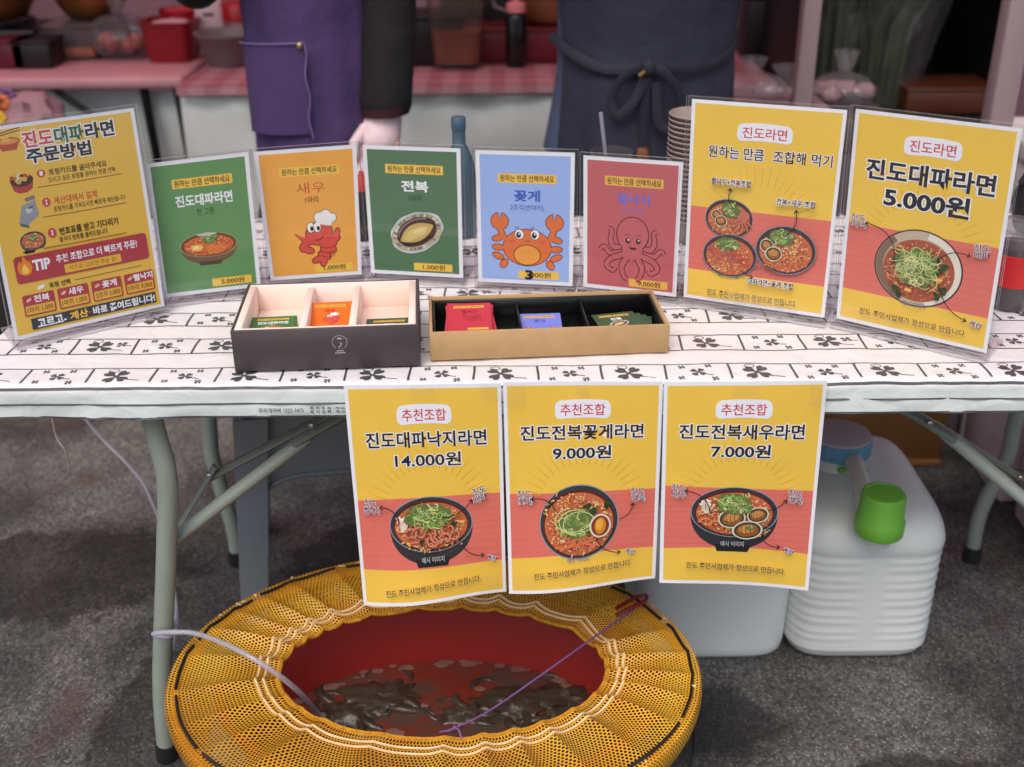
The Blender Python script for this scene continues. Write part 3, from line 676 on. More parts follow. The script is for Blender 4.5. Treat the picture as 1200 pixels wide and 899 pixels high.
# ---- tent --------------------------------------------------------------
tent = thing('market_tent', (0.6, 3.0, 0), 'market tent behind the stall, its two mauve upright poles showing at the right', 'tent')
m_pole = pmat('painted pole', (150, 130, 134), 0.4, .08, 6)
def tarp_mat(name, rgb, tl):
    m, t, b = nodes(name); N = t.nodes; L = t.links
    tr = N.new('ShaderNodeBsdfTranslucent'); tr.inputs['Color'].default_value = lin(rgb) + (1,)
    n = N.new('ShaderNodeTexNoise'); n.inputs['Scale'].default_value = 3; rp = N.new('ShaderNodeValToRGB')
    c = lin(rgb); rp.color_ramp.elements[0].color = tuple(x * .85 for x in c) + (1,); rp.color_ramp.elements[1].color = c + (1,)
    L.new(n.outputs['Fac'], rp.inputs['Fac']); L.new(rp.outputs['Color'], b.inputs['Base Color'])
    mx = N.new('ShaderNodeMixShader'); mx.inputs[0].default_value = tl
    o = N['Material Output']; L.new(b.outputs[0], mx.inputs[1]); L.new(tr.outputs[0], mx.inputs[2]); L.new(mx.outputs[0], o.inputs[0]); return m
m_canopy = tarp_mat('red canopy cloth', (222, 146, 152), .6)
m_wall = tarp_mat('pale tent wall cloth', (205, 170, 176), .15)
pp1 = at_z(945, 60, 0.95); pp2 = at_z(1184, 40, 0.98)
def pole(x, y, wd): MB().box((x, y, 1.15), (wd, wd, 2.3), 0, .004).build('pole', m_pole, tent)
q1 = at_y(946, 50, 2.75); q2 = at_y(1183, 60, 2.45)
pole(q1.x, 2.75, .042); pole(q2.x, 2.45, .052)
pole(-2.35, 2.7, .042); pole(-2.3, 5.3, .042); pole(2.9, 5.3, .042)
def canopy(u, v):
    x = -2.6 + 5.8 * u; y = 2.35 + 3.2 * v
    return Vector((x, y, 2.28 + .75 * math.sin(PI * v) - .05 * math.sin(PI * u * 3) ** 2 + .02 * noise.noise(Vector((x * 2, y * 2, 0)))))
MB().grid(canopy, 40, 24).build('canopy', m_canopy, tent)
MB().grid(lambda u, v: Vector((-2.6 + 5.8 * u, 5.4 + .05 * math.sin(u * 40), 2.35 * v + .01)), 60, 8).build('back_wall', m_wall, tent)
MB().grid(lambda u, v: Vector((-2.55 + .04 * math.sin(u * 30), 2.5 + 2.9 * u, 2.3 * v + .01)), 40, 8).build('side_wall', m_wall, tent)
MB().grid(lambda u, v: Vector((3.15 + .04 * math.sin(u * 30), 2.5 + 2.9 * u, 2.3 * v + .01)), 40, 8).build('side_wall', m_wall, tent)

# ================================================================== FRONT TABLE
TX0, TX1, TY1 = -0.745, 1.135, 2.07
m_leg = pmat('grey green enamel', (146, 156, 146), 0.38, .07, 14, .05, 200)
m_legdk = pmat('dark steel arm', (116, 122, 114), 0.42, .10, 14)  # darker grey green for the thin arms and hinge bars
m_rub = pmat('black rubber', (26, 26, 27), 0.6, .1)
m_top = pmat('table board', (196, 196, 190), 0.5, .05)
m_rivet = pmat('steel rivet', (190, 190, 188), 0.3, .05, 20, metal=0.9)
tbl = thing('folding_table', (0.195, 1.7, 0), 'long folding table with grey green tube legs under the clover cloth', 'table')
MB().box(((TX0 + TX1) / 2, (YF + TY1) / 2 + .004, TZ - .024), (TX1 - TX0 - .012, TY1 - YF - .012, .038), 0, .008).build('tabletop', m_top, tbl)
def smooth_path(P, k=6):
    P = [Vector(p) for p in P]; out = []
    for i in range(len(P) - 1):
        p0 = P[max(0, i - 1)]; p1 = P[i]; p2 = P[i + 1]; p3 = P[min(len(P) - 1, i + 2)]
        for j in range(k):
            t = j / k; out.append(.5 * ((2 * p1) + (p2 - p0) * t + (2 * p0 - 5 * p1 + 4 * p2 - p3) * t * t + (3 * p1 - p0 - 3 * p2 + p3) * t ** 3))
    return out + [P[-1]]
def leg(pts):
    o = MB().tube(smooth_path(pts), .0150, 14).build('leg', m_leg, tbl)
    e = Vector(pts[-1]); d = (Vector(pts[-2]) - e).normalized()
    MB().tube([e + d * .034, e + d * .001], .0178, 14).build('rubber_foot', m_rub, o)
def dz(v, z): return Vector((v.x, v.y, z))
def legfront(mir=False):
    P = [at_y(172, 470, 1.395), at_y(183, 510, 1.40), at_y(196, 565, 1.40), at_y(195, 650, 1.405), at_y(190, 800, 1.415), at_z(196, 887, .002)]
    P[0].z = TZ - .045
    if mir: P = [Vector((2 * .195 - p.x, p.y, p.z)) for p in P]
    return P
leg(legfront()); leg(legfront(True))
PL = [at_y(245, 490, 1.99), at_y(250, 540, 1.985), at_y(272, 615, 1.975), at_z(279, 660, .002)]
leg([dz(PL[0] + Vector((.015, 0, 0)), TZ - .045)] + PL)
PR = [at_y(1192, 484, 1.99), at_y(1180, 536, 1.985), at_y(1149, 600, 1.975), at_z(1138, 657, .002)]
leg([dz(PR[0] + Vector((.02, 0, 0)), TZ - .045)] + PR)
def ext(a, b, z):                                # continue a brace up to the underside of the top
    d = b - a; return a + d * ((z - a.z) / d.z)
def brace(a, b, r, mat, flat=.5, name='brace'):
    MB().tube([a, b], r, 10, flat=flat).build(name, mat, tbl)
a = at_y(207, 629, 1.43); b = at_y(362, 511, 1.475); brace(a, b, .0125, m_leg, .8)
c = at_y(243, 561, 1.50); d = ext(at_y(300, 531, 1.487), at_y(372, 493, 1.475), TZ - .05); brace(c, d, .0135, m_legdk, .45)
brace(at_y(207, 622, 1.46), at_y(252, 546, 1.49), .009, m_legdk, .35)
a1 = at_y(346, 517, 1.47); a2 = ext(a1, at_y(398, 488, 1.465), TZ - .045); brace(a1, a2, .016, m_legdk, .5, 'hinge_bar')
for p, yy in (((365, 499), 1.448), ((245, 558), 1.482)):
    q = at_y(p[0], p[1], yy); MB().blob(q, .005, (1, .6, 1), 0, n=10).build('rivet', m_rivet, tbl)
a = at_y(1106, 506, 1.475); b = at_y(1225, 606, 1.43); brace(a, b, .0125, m_leg, .8)
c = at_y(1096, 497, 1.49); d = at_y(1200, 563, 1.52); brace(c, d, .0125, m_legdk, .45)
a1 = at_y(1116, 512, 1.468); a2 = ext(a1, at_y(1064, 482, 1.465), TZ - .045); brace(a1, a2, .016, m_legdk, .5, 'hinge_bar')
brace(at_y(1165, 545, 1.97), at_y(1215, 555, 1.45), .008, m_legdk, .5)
for p, yy in (((1090, 496), 1.446), ((1196, 560), 1.50)):
    q = at_y(p[0], p[1], yy); MB().blob(q, .005, (1, .6, 1), 0, n=10).build('rivet', m_rivet, tbl)

# ---- tablecloth ----------------------------------------------------------
def cz(x, y):                                     # height of the cloth with its shallow wrinkles
    return TZ + .0020 * noise.noise(Vector((x * 9, y * 16, 3))) + .0012 * noise.noise(Vector((x * 30, y * 34, 1)))
EDGE = .010
def cloth_pt(x, s, h=0.0):
    """s = distance from the front fold: positive on the top, negative down the skirt"""
    if s >= EDGE: return Vector((x, YF + s, cz(x, YF + s) + h))
    sk = .0050 * noise.noise(Vector((x * 7, s * 30, 5))) + .0026 * noise.noise(Vector((x * 26 + s * 200, s * 60, 9)))
    if s >= 0:
        t = (EDGE - s) / EDGE; a = t * PI / 2 * .98
        return Vector((x, YF + EDGE - math.sin(a) * (EDGE + h) - .0 + (sk - .0) * t * .2, cz(x, YF + EDGE) - EDGE + math.cos(a) * (EDGE + h)))
    return Vector((x, YF - h + sk * min(1, -s / .02), TZ - EDGE + s + .0012 * noise.noise(Vector((x * 5, 0, 7)))))
cloth = MB()
ss = [-.038, -.030, -.022, -.014, -.006, 0, .003, .0065, .01] + [.01 + (TY1 - YF - .01) * (i / 56) for i in range(1, 57)]
NX = 150
vs = [cloth_pt(TX0 + (TX1 - TX0) * i / NX, s) for s in ss for i in range(NX + 1)]
fs = [[j * (NX + 1) + i, j * (NX + 1) + i + 1, (j + 1) * (NX + 1) + i + 1, (j + 1) * (NX + 1) + i] for j in range(len(ss) - 1) for i in range(NX)]
TOPC, SKC = lin((236, 231, 231)), lin((222, 231, 228))
b0 = len(cloth.f); cloth.add(vs, fs, TOPC, True)
for j in range(5):
    for i in range(NX): cloth.c[b0 + j * NX + i] = SKC
for xx in (TX0, TX1):                              # side skirts and back skirt
    cloth.grid(lambda u, v, xx=xx: Vector((xx + .003 * math.sin(u * 20), YF + (TY1 - YF) * u, TZ - .001 - .046 * v)), 30, 3, SKC)
cloth.grid(lambda u, v: Vector((TX0 + (TX1 - TX0) * u, TY1 + .002 * math.sin(u * 40), TZ - .001 - .046 * v)), 60, 3, SKC)
INK = lin((78, 78, 83))
_h = [0.0003]
def ink(pts, fs, col=INK):                          # points (x, s) lying on the cloth
    _h[0] += 2e-7; cloth.add([cloth_pt(x, s, _h[0]) for x, s in pts], fs, col)
def ink_h(s, wd, x0=TX0, x1=TX1, n=190, col=INK):
    P = []
    for i in range(n + 1):
        x = x0 + (x1 - x0) * i / n; k = .0003 * noise.noise(Vector((x * 5, s * 50, 2))); P += [(x, s - wd / 2 + k), (x, s + wd / 2 + k)]
    ink(P, [[2 * i, 2 * i + 2, 2 * i + 3, 2 * i + 1] for i in range(n)], col)
def ink_v(x, s0, s1, wd):
    n = 6; P = []
    for i in range(n + 1):
        s = s0 + (s1 - s0) * i / n; k = .0008 * math.sin(s * 60 + x * 20); P += [(x - wd / 2 + k, s), (x + wd / 2 + k, s)]
    ink(P, [[2 * i, 2 * i + 1, 2 * i + 3, 2 * i + 2] for i in range(n)])
def ink_leaf(cx, cs, a, r):
    P = [(cx, cs)]
    for i in range(15):                               # heart shaped leaf
        t = i / 14; q = R(-50 + 100 * t); k = r * (1 - .20 * math.exp(-((t - .5) / .10) ** 2)) * (.58 + .42 * math.sin(PI * t) ** .6)
        P.append((cx + k * math.cos(a + q * .72), cs + k * math.sin(a + q * .72)))
    ink(P, [[0, i, i + 1] for i in range(1, 15)])
def ink_stroke(P, wd):
    L = []
    for i, p in enumerate(P):
        a = P[max(0, i - 1)]; b = P[min(len(P) - 1, i + 1)]; dx, dy = b[0] - a[0], b[1] - a[1]; l = math.hypot(dx, dy) or 1
        L += [(p[0] + dy / l * wd / 2, p[1] - dx / l * wd / 2), (p[0] - dy / l * wd / 2, p[1] + dx / l * wd / 2)]
    ink(L, [[2 * i, 2 * i + 1, 2 * i + 3, 2 * i + 2][::1] for i in range(len(P) - 1)])
def clover(cx, cs, r, swirl, stem=True):
    for k in range(4):
        a = R(45 + 90 * k + 8); ink_leaf(cx + .08 * r * math.cos(a), cs + .08 * r * math.sin(a), a, r * 1.06)
    ink([(cx + .2 * r * math.cos(R(60 * q)), cs + .2 * r * math.sin(R(60 * q))) for q in range(6)], [[0, 1, 2, 3, 4, 5]])
    if stem: ink_stroke([(cx + .2 * r, cs), (cx + r * .9, cs - r * .5), (cx + r * 1.9, cs - r * .72)], .0018)
    if swirl: ink_stroke([(cx - .35 * r + .42 * r * math.cos(t) * (1 - .04 * i), cs + .95 * r + .26 * r * math.sin(t)) for i, t in enumerate([R(200 - 30 * q) for q in range(11)])], .0014)
PER, CB, CELL = .0985, .052, .0862
row = 0; s0 = .0035
while s0 < TY1 - YF - .02:
    s1 = s0 + CB; ink_h(s0, .0026); ink_h(s1, .0024)
    x = TX0 + .004 + (.0 if row % 2 == 0 else .033); i = row
    while x < TX1 + .05:
        if TX0 + .003 < x < TX1 - .003: ink_v(x, s0, s1, .0032)
        cx = x + CELL / 2; cs = (s0 + s1) / 2
        if TX0 + .03 < cx < TX1 - .03:
            if i % 2 == 0:
                clover(cx - .007, cs, .0185, True)
                if i % 4 == 2 and row % 2: clover(cx + .022, cs + .008, .008, False)
            else:
                clover(cx, cs, .0105, False)
                for qx, qs in ((-.024, -.015), (.021, -.017), (-.02, .017), (.016, .018)): clover(cx + qx, cs + qs, .0050, False, False)
        x += CELL; i += 1
    s0 += PER; row += 1
ink_h(-.0170, .0026, col=lin((92, 96, 98))); ink_h(-.0366, .0030, col=lin((84, 86, 88)))
def cloth_text(t, x0, s, wd, ht, bold=0.0):
    vs, fs = glyphs(t, bold); xa = min(v[0] for v in vs); xb = max(v[0] for v in vs); ya = min(v[1] for v in vs); yb = max(v[1] for v in vs)
    ink([(x0 + (x - xa) / (xb - xa) * wd, s + (y - (ya + yb) / 2) / (yb - ya) * ht) for x, y in vs], fs, lin((86, 92, 96)))
XT = at_y(303, 478, YF).x
cloth_text('무지개커버 1522-3475', XT, -.0268, .060, .0072, .005)
cloth_text('특 허 등 록 : 제10-0914657', XT + .0685, -.0238, .070, .0050, .005); cloth_text('특 허 등 록 : 제10-1057532', XT + .0685, -.0298, .070, .0050, .005)
tag(cloth.build('tablecloth', M_CLOTH), 'white vinyl tablecloth printed with rows of dark clovers on the front table', 'tablecloth')

# ================================================================== ACRYLIC SIGN STANDS
def stand(name, label, corners, W, H, art, lean=6.0, rest=None, base=True):
    TLp, TRp, BRp, BLp = corners
    zb = TZ + .011
    BL = at_z(*BLp, zb); BR = at_z(*BRp, zb); ax = (BR - BL).normalized()
    nh = Vector((ax.y, -ax.x, 0)).normalized()             # horizontal normal, to the viewer
    up = (Vector((0, 0, 1)) * math.cos(R(lean)) - nh * math.sin(R(lean))).normalized(); n = ax.cross(up).normalized()
    if n.y > 0: n = -n
    TR = at_plane(*TRp, BR, n); TL = at_plane(*TLp, BR, n) if TLp else BL + (TR - BR)
    root = thing(name, ((BL + BR) / 2 - Vector((0, 0, .011))), label, 'sign', 'acrylic menu stands on the table')
    wd = (BR - BL).length; ht = ((TL - BL).length + (TR - BR).length) / 2
    mp, nn = quad_map(TL, TR, BR, BL)
    sh = MB(); sheet_grid(sh, mp, (236, 238, 246), 8, 10)
    sh.grid(lambda u, v: mp(1 - u, v, -.00025), 8, 10, lin((225, 225, 228)))
    A = Art(W, H, mp, sh); art(A); sh.build('printed_sheet', M_PAPER, root)
    top = A.z / 1000 + .0006
    ex, ey = .0050 / wd, .0050 / ht
    def slab(h0, h1, u0, u1, v0, v1):
        P = [mp(u, v, h) for h in (h0, h1) for u, v in ((u0, v0), (u1, v0), (u1, v1), (u0, v1))]
        return P
    ac = MB(); ed = MB()
    vb = 1 + .0105 / ht
    for h0, h1 in ((top, top + .0024), (-.0006, -.0030)):
        P = slab(h0, h1, -ex, 1 + ex, -ey, vb)
        ac.add(P, [[0, 1, 2, 3], [7, 6, 5, 4]]); ed.add(P, [[0, 4, 5, 1], [1, 5, 6, 2], [2, 6, 7, 3], [3, 7, 4, 0]])
    # foot plate that reaches back and a short way forward
    zf = TZ + .0022; fwd, back = .016, .075
    f0 = (BL + BR) / 2; f0.z = 0
    P = []
    for z in (zf, zf + .003):
        for sx, sy in ((-1, fwd), (1, fwd), (1, -back), (-1, -back)):
            q = f0 + ax * (sx * (wd / 2 + .003)) + nh * sy; P.append(Vector((q.x, q.y, z)))
    ac.add(P, [[0, 1, 2, 3], [7, 6, 5, 4]]); ed.add(P, [[0, 4, 5, 1], [1, 5, 6, 2], [2, 6, 7, 3], [3, 7, 4, 0]])
    P2 = []                                                  # raised front lip
    for sy in (fwd, fwd - .002):
        for sx, z in ((-1, zf + .003), (1, zf + .003), (1, zf + .011), (-1, zf + .011)):
            q = f0 + ax * (sx * (wd / 2 + .003)) + nh * sy; P2.append(Vector((q.x, q.y, z)))
    ac.add(P2, [[0, 1, 2, 3], [7, 6, 5, 4]]); ed.add(P2, [[0, 4, 5, 1], [1, 5, 6, 2], [2, 6, 7, 3], [3, 7, 4, 0]])
    body = ac.build('acrylic_holder', M_ACR, root); ed.build('acrylic_edge', M_ACR_E, body)
    print('STAND', label[:30], 'w %.3f h %.3f %.3f y %.2f' % (wd, (TL - BL).length, (TR - BR).length, f0.y))
    return root
stand('sign_stand', 'large yellow order guide in acrylic stand at far left, with three numbered steps', (None, (156.5, 126.5), (193, 358.7), (17.7, 399)), 210, 297, order_sheet, 9)
stand('sign_stand', 'green sign in acrylic stand showing a ramen bowl, priced 5,000', ((170.4, 192), (290.7, 178), (305.8, 336), (192, 349)), 148, 210,
      lambda A: topping(A, (102, 150, 94), '진도대파라면', WHT, '한 그릇', (40, 62, 34), '5,000원', pic_bowl, .86, .03, 1.6), 7)
stand('sign_stand', 'orange sign in acrylic stand showing a prawn in a white hat', ((297, 178), (417.4, 169.3), (424, 321.5), (317, 329)), 148, 210,
      lambda A: topping(A, (238, 170, 78), '새우', (196, 70, 50), '1마리', (84, 50, 28), '1,000원', pic_shrimp, 1.35, .0, 1.4), 7)
stand('sign_stand', 'dark green sign in acrylic stand showing one abalone in its shell', ((424.5, 170), (539.4, 174), (542.8, 326), (435, 320)), 148, 210,
      lambda A: topping(A, (84, 120, 88), '전복', WHT, '1마리', (34, 56, 40), '1,000원', pic_abalone, 1.25, .03, 1.0), 7)
def crab_sign(A):
    topping(A, (156, 184, 240), '꽃게', (52, 92, 190), '2조각(반마리)', (62, 96, 180), ' ,000원', pic_crab, 1.2, .03, .2, dy=6)
    A.text('3', 80, 195, 10, 14, (28, 26, 30), .05)
stand('sign_stand', 'light blue sign in acrylic stand showing an orange crab', ((557, 175.8), (673.8, 179), (671, 335.5), (560.8, 330)), 148, 210, crab_sign, 7)
stand('sign_stand', 'dusty red sign in acrylic stand showing an outlined octopus', ((683.7, 182), (800.7, 190), (792.2, 348), (683.7, 336)), 148, 210,
      lambda A: topping(A, (198, 104, 110), '뻘낙지', (92, 120, 222), '(1마리)', (120, 120, 200), '9,000원', pic_octopus, 1.0, .02, 1.4), 7)
stand('sign_stand', 'large yellow sign in acrylic stand picturing three black bowls of combinations', ((811, 116), (993, 129), (966, 372.5), (801, 348)), 210, 297, big_combo, 7)
stand('sign_stand', 'large yellow sign in acrylic stand picturing one big bowl, priced 5.000', ((1003, 127.5), (1198, 150.6), (1156, 414), (980, 373)), 210, 297, big_ramen, 7)

# ================================================================== HANGING POSTERS
def poster(label, corners, art, bend, tapes):
    TLp, TRp, BRp, BLp = corners
    TL = at_y(*TLp, YF - .0072); TR = at_y(*TRp, YF - .0072); BL = at_y(*BLp, YF - .012); BR = at_y(*BRp, YF - .012)
    root = thing('hanging_poster', (TL + TR) / 2, label, 'poster', 'posters taped along the table edge')
    mp, n = quad_map(TL, TR, BR, BL, bend)
    sh = MB(); sheet_grid(sh, mp, (238, 240, 247), 60, 84); sh.grid(lambda u, v: mp(1 - u, v, -.0002), 60, 84, lin((225, 225, 228)))
    A = Art(210, 297, mp, sh, .05, True); art(A); sh.build('printed_sheet', M_PAPER, root)
    for (u, v, w_, h_) in tapes:
        MB().grid(lambda a, b: mp(u + (a - .5) * w_, v + (b - .5) * h_, A.z / 1000 + .0004), 4, 4).build('clear_tape', M_TAPE, root)
    print('POSTER', 'w %.3f %.3f h %.3f %.3f' % ((TR - TL).length, (BR - BL).length, (BL - TL).length, (BR - TR).length))
poster('yellow hanging poster at left showing octopus ramen, priced 14.000', ((402.6, 451.6), (587, 449), (593.3, 697), (426.5, 708)), poster_a,
       lambda u, v: .009 * v ** 3 * math.sin(PI * (u * 1.5 + .1)) + .004 * math.sin(PI * u) * v + .0010 * math.sin(5 * v + 3 * u), [(.5, .02, .16, .05), (.93, .03, .12, .07), (.9, .93, .1, .08)])
poster('yellow hanging poster in the middle showing abalone and crab ramen, priced 9.000', ((589.3, 448), (777, 447), (768.5, 681.3), (596.6, 693)), poster_b,
       lambda u, v: .008 * v ** 3 * math.sin(PI * (u * 1.3 + .3)) + .005 * math.sin(PI * u) * v + .0010 * math.sin(4 * v - 4 * u), [(.08, .05, .12, .1), (.5, .03, .08, .05), (.1, .93, .16, .08)])
poster('yellow hanging poster at right showing abalone and prawn ramen, priced 7.000', ((778, 448), (969.5, 445.8), (947, 692), (772.3, 681)), poster_c,
       lambda u, v: .009 * v ** 3 * math.sin(PI * (.2 - u * 1.2)) + .005 * math.sin(PI * u) * v + .0010 * math.sin(5 * v + 2 * u), [(.5, .03, .16, .05), (.94, .05, .1, .1)])

# ================================================================== CARD BOXES AND CARDS
YAW = R(4.0)
def rotp(c, x, y, z): return Vector((c.x + x * math.cos(YAW) - y * math.sin(YAW), c.y + x * math.sin(YAW) + y * math.cos(YAW), z))
def obox(mb, c, x0, x1, y0, y1, z0, z1, bev=.0012, taper=1.0):
    p = rotp(c, (x0 + x1) / 2, (y0 + y1) / 2, (z0 + z1) / 2); mb.box(p, (x1 - x0, y1 - y0, z1 - z0), YAW, bev, 1)
def open_box(name, label, fl, fr, depth, height, m_out, m_in, divs, wall=.004, inn=.009, floor=.014, lip=.0):
    z0 = TZ + .003; a = at_z(*fl, z0); b = at_z(*fr, z0); wd = (b - a).length; mid = (a + b) / 2
    c = Vector((mid.x - math.sin(YAW) * depth / 2, mid.y + math.cos(YAW) * depth / 2, 0)); hw, hd = wd / 2, depth / 2
    root = thing(name, (c.x, c.y, z0), label, 'box')
    o = MB(); z1 = z0 + height
    obox(o, c, -hw, hw, -hd, -hd + wall, z0, z1); obox(o, c, -hw, hw, hd - wall, hd, z0, z1)
    obox(o, c, -hw, -hw + wall, -hd + wall, hd - wall, z0, z1); obox(o, c, hw - wall, hw, -hd + wall, hd - wall, z0, z1)
    obox(o, c, -hw + wall, hw - wall, -hd + wall, hd - wall, z0, z0 + .003)
    o.build('carton', m_out, root)
    t = MB(); zi = z1 - lip; iw = hw - wall - .0006; idp = hd - wall - .0006
    obox(t, c, -iw, iw, -idp, -idp + .004, z0 + .004, zi); obox(t, c, -iw, iw, idp - .004, idp, z0 + .004, zi)
    obox(t, c, -iw, -iw + inn, -idp + .004, idp - .004, z0 + .004, zi); obox(t, c, iw - inn, iw, -idp + .004, idp - .004, z0 + .004, zi)
    obox(t, c, -iw + inn, iw - inn, -idp + .004, idp - .004, z0 + .004, z0 + floor)
    tr = t.build('tray', m_in, root)
    for dx in divs:
        q = MB(); obox(q, c, dx - inn / 2, dx + inn / 2, -idp + .0045, idp - .0045, z0 + floor, zi - .004); q.build('divider', m_in, root)
    return root, c, hw, hd, z0, z1
m_dkbox = pmat('dark plum carton', (72, 62, 64), .5, .05, 8); m_pink = pmat('pink paper lining', (246, 222, 208), .6, .04, 10)
m_kraft = pmat('kraft carton', (186, 150, 104), .75, .06, 40, .05, 200); m_tray = pmat('black vacuum formed tray', (20, 21, 21), .28, .08, 10)
bx, bc, bhw, bhd, bz0, bz1 = open_box('card_box', 'dark plum card box lined with pink paper, in front of the green signs', (275.5, 436.5), (493, 428.5), .174, .0605, m_dkbox, m_pink, (-.032, .035), .0035, .010, .022)
kx, kc, khw, khd, kz0, kz1 = open_box('card_box', 'shallow kraft card box with a black three cell tray', (504.5, 424), (783, 412), .134, .042, m_kraft, m_tray, (-.038, .056), .0045, .0035, .010, .004)
# emblem on the plum box: a ring of marks, a sprig and two lines of tiny marks
em = MB()
def fpt(x, z): return rotp(bc, x, -bhd - .0004, z)
EX, EZ = .018, bz0 + .039
def emark(P, wd):
    L = []
    for i, p in enumerate(P):
        a = P[max(0, i - 1)]; b = P[min(len(P) - 1, i + 1)]; dx, dy = b[0] - a[0], b[1] - a[1]; l = math.hypot(dx, dy) or 1
        L += [fpt(EX + p[0] - dy / l * wd / 2, EZ + p[1] + dx / l * wd / 2), fpt(EX + p[0] + dy / l * wd / 2, EZ + p[1] - dx / l * wd / 2)]
    em.add(L, [[2 * i, 2 * i + 2, 2 * i + 3, 2 * i + 1] for i in range(len(P) - 1)], lin((206, 198, 196)))
for i in range(26):
    a = R(-50 + i * 280 / 25); emark([(.0098 * math.cos(a - .03), .0098 * math.sin(a - .03)), (.0098 * math.cos(a + .06), .0098 * math.sin(a + .06))], .0011)
emark([(-.003, .005), (.0, .006), (.003, .0045)], .0016); emark([(.0, -.0005), (.003, -.002), (.001, -.005), (-.002, -.007)], .0009); emark([(-.002, -.009), (-.0005, -.009)], .0010); emark([(.002, -.0085), (.003, -.0085)], .0010)
for zz, hw in ((-.0125, .005), (-.0155, .007)):
    for i in range(7): emark([(-hw + i * hw / 3.5, zz), (-hw + i * hw / 3.5 + hw / 5, zz)], .0013)
em.build('emblem', M_BOX, bx)

def card_art(kind):
    bgc = {'ramen': (58, 116, 56), 'prawn': (226, 112, 36), 'abalone': (46, 82, 52), 'crab': (120, 130, 214), 'octopus': (196, 58, 72)}[kind]
    nm = {'ramen': '진도대파라면', 'prawn': '새우', 'abalone': '전복', 'crab': '꽃게', 'octopus': '뻘낙지'}[kind]
    nc = {'ramen': WHT, 'prawn': (170, 44, 30), 'abalone': WHT, 'crab': (70, 70, 170), 'octopus': (150, 30, 50)}[kind]
    def f(A):
        A.gridrect(0, 0, 148, 210, bgc, 2, 2); A.rrect(74, 24, 104, 15, 1, (226, 176, 70)); A.text('원하는 만큼 선택하세요', 74, 24, 96, 10, (110, 76, 40), .01)
        A.text(nm, 74, 54, 20 * len(nm) ** .9, 22, nc, .03)
        A.tf = lambda x, y: (x * .86 + 8, y * .80 - 14)
        {'ramen': pic_bowl, 'prawn': pic_shrimp, 'abalone': pic_abalone, 'crab': pic_crab, 'octopus': pic_octopus if False else pic_crabless}[kind](A)
        A.tf = lambda x, y: (x, y)
        A.rrect(100, 166, 70, 13, 1, (226, 176, 70))
    return bgc, f
def pic_crabless(A):
    o = (120, 30, 44)
    for sx in (-1, 1):
        for q in range(4): A.arc(77 + sx * 24, 128 + q * 12, 22, 9, R(200 if sx > 0 else -20), R(340 if sx > 0 else 160) if False else R(20 if sx < 0 else 340), 3, o, 10)
    A.ell(77, 118, 24, 27, o); A.ell(77, 118, 21, 24, (196, 58, 72)); A.ell(69, 126, 4, 5, o); A.ell(86, 126, 4, 5, o)
def card(label, group, topc, z, tilt, yaw, kind, printed=True, w_=.062, h_=.077, t=.0006):
    """topc = (px,py) of the middle of the card's far edge at height z"""
    bgc, f = card_art(kind)
    T = at_z(*topc, z); ax = Vector((math.cos(yaw), math.sin(yaw), 0)); dn = Vector((math.sin(yaw), -math.cos(yaw), 0)) * math.cos(tilt) - Vector((0, 0, 1)) * math.sin(tilt)
    TL = T - ax * w_ / 2; TR = T + ax * w_ / 2; BL = TL + dn * h_; BR = TR + dn * h_
    n = ax.cross(-dn).normalized(); n = n if n.z > 0 else -n
    mp = lambda u, v, h: (TL * (1 - u) + TR * u) * (1 - v) + (BL * (1 - u) + BR * u) * v + n * h
    mb = MB(); P = [mp(u, v, h) for h in (0, -t) for u, v in ((0, 0), (1, 0), (1, 1), (0, 1))]
    side = tuple(min(1, x * 1.25 + .05) for x in lin(bgc))
    mb.add(P, [[0, 3, 2, 1]], lin(bgc)); mb.add(P, [[4, 5, 6, 7], [0, 1, 5, 4], [1, 2, 6, 5], [2, 3, 7, 6], [3, 0, 4, 7]], side)
    if printed:
        A = Art(148, 210, mp, mb, .01); A.STEP = .0015; f(A)
    c = mb.build('menu_card', M_CARD); cen = (TL + BR) / 2
    for v in c.data.vertices: v.co -= cen
    c.location = cen
    return tag(c, label, 'card', group)
def stack(n, px, py, z, tilt, yaw, kind, top_label, under_label, group, spread=.16, dz_=.0009, sx=2.0, sy=.9):
    rr = random.Random(n * 31 + len(kind))
    for i in range(n):
        last = i == n - 1
        k = n - 1 - i
        card(top_label if last else under_label, group, (px + (0 if last else rr.uniform(-1, 1) * sx), py + k * sy * .55 + (0 if last else rr.uniform(-.5, .5))), z - k * dz_, tilt, yaw + (0 if last else rr.uniform(-spread, spread)), kind, last)
stack(4, 321, 371, bz0 + .038, R(4), YAW + .04, 'ramen', 'bright green ramen card, topmost in the plum box left cell', 'green card under the top one in the plum box left cell', 'green ramen cards', .05)
stack(6, 387, 354, bz0 + .050, R(16), YAW + .03, 'prawn', 'orange prawn card on top of the pile in the plum box', 'orange card under the top one in the plum box middle cell', 'orange prawn cards', .06, .0011, 2)
stack(4, 456, 373, bz0 + .037, R(4), YAW + .02, 'abalone', 'dark green card topmost in the plum box right cell', 'dark green card under the top one in the plum box right cell', 'dark green cards in the plum box', .05)
stack(9, 549, 355.5, kz0 + .041, R(14), YAW + .0, 'octopus', 'red octopus card topmost on the fanned pile in the kraft box', 'red card below the top one in the kraft box left cell', 'red octopus cards', .10, .0014, 4, 1.2)
stack(1, 631, 367.5, kz0 + .028, R(9), YAW - .02, 'crab', 'single blue violet crab card in the kraft box middle cell', '', 'blue crab cards')
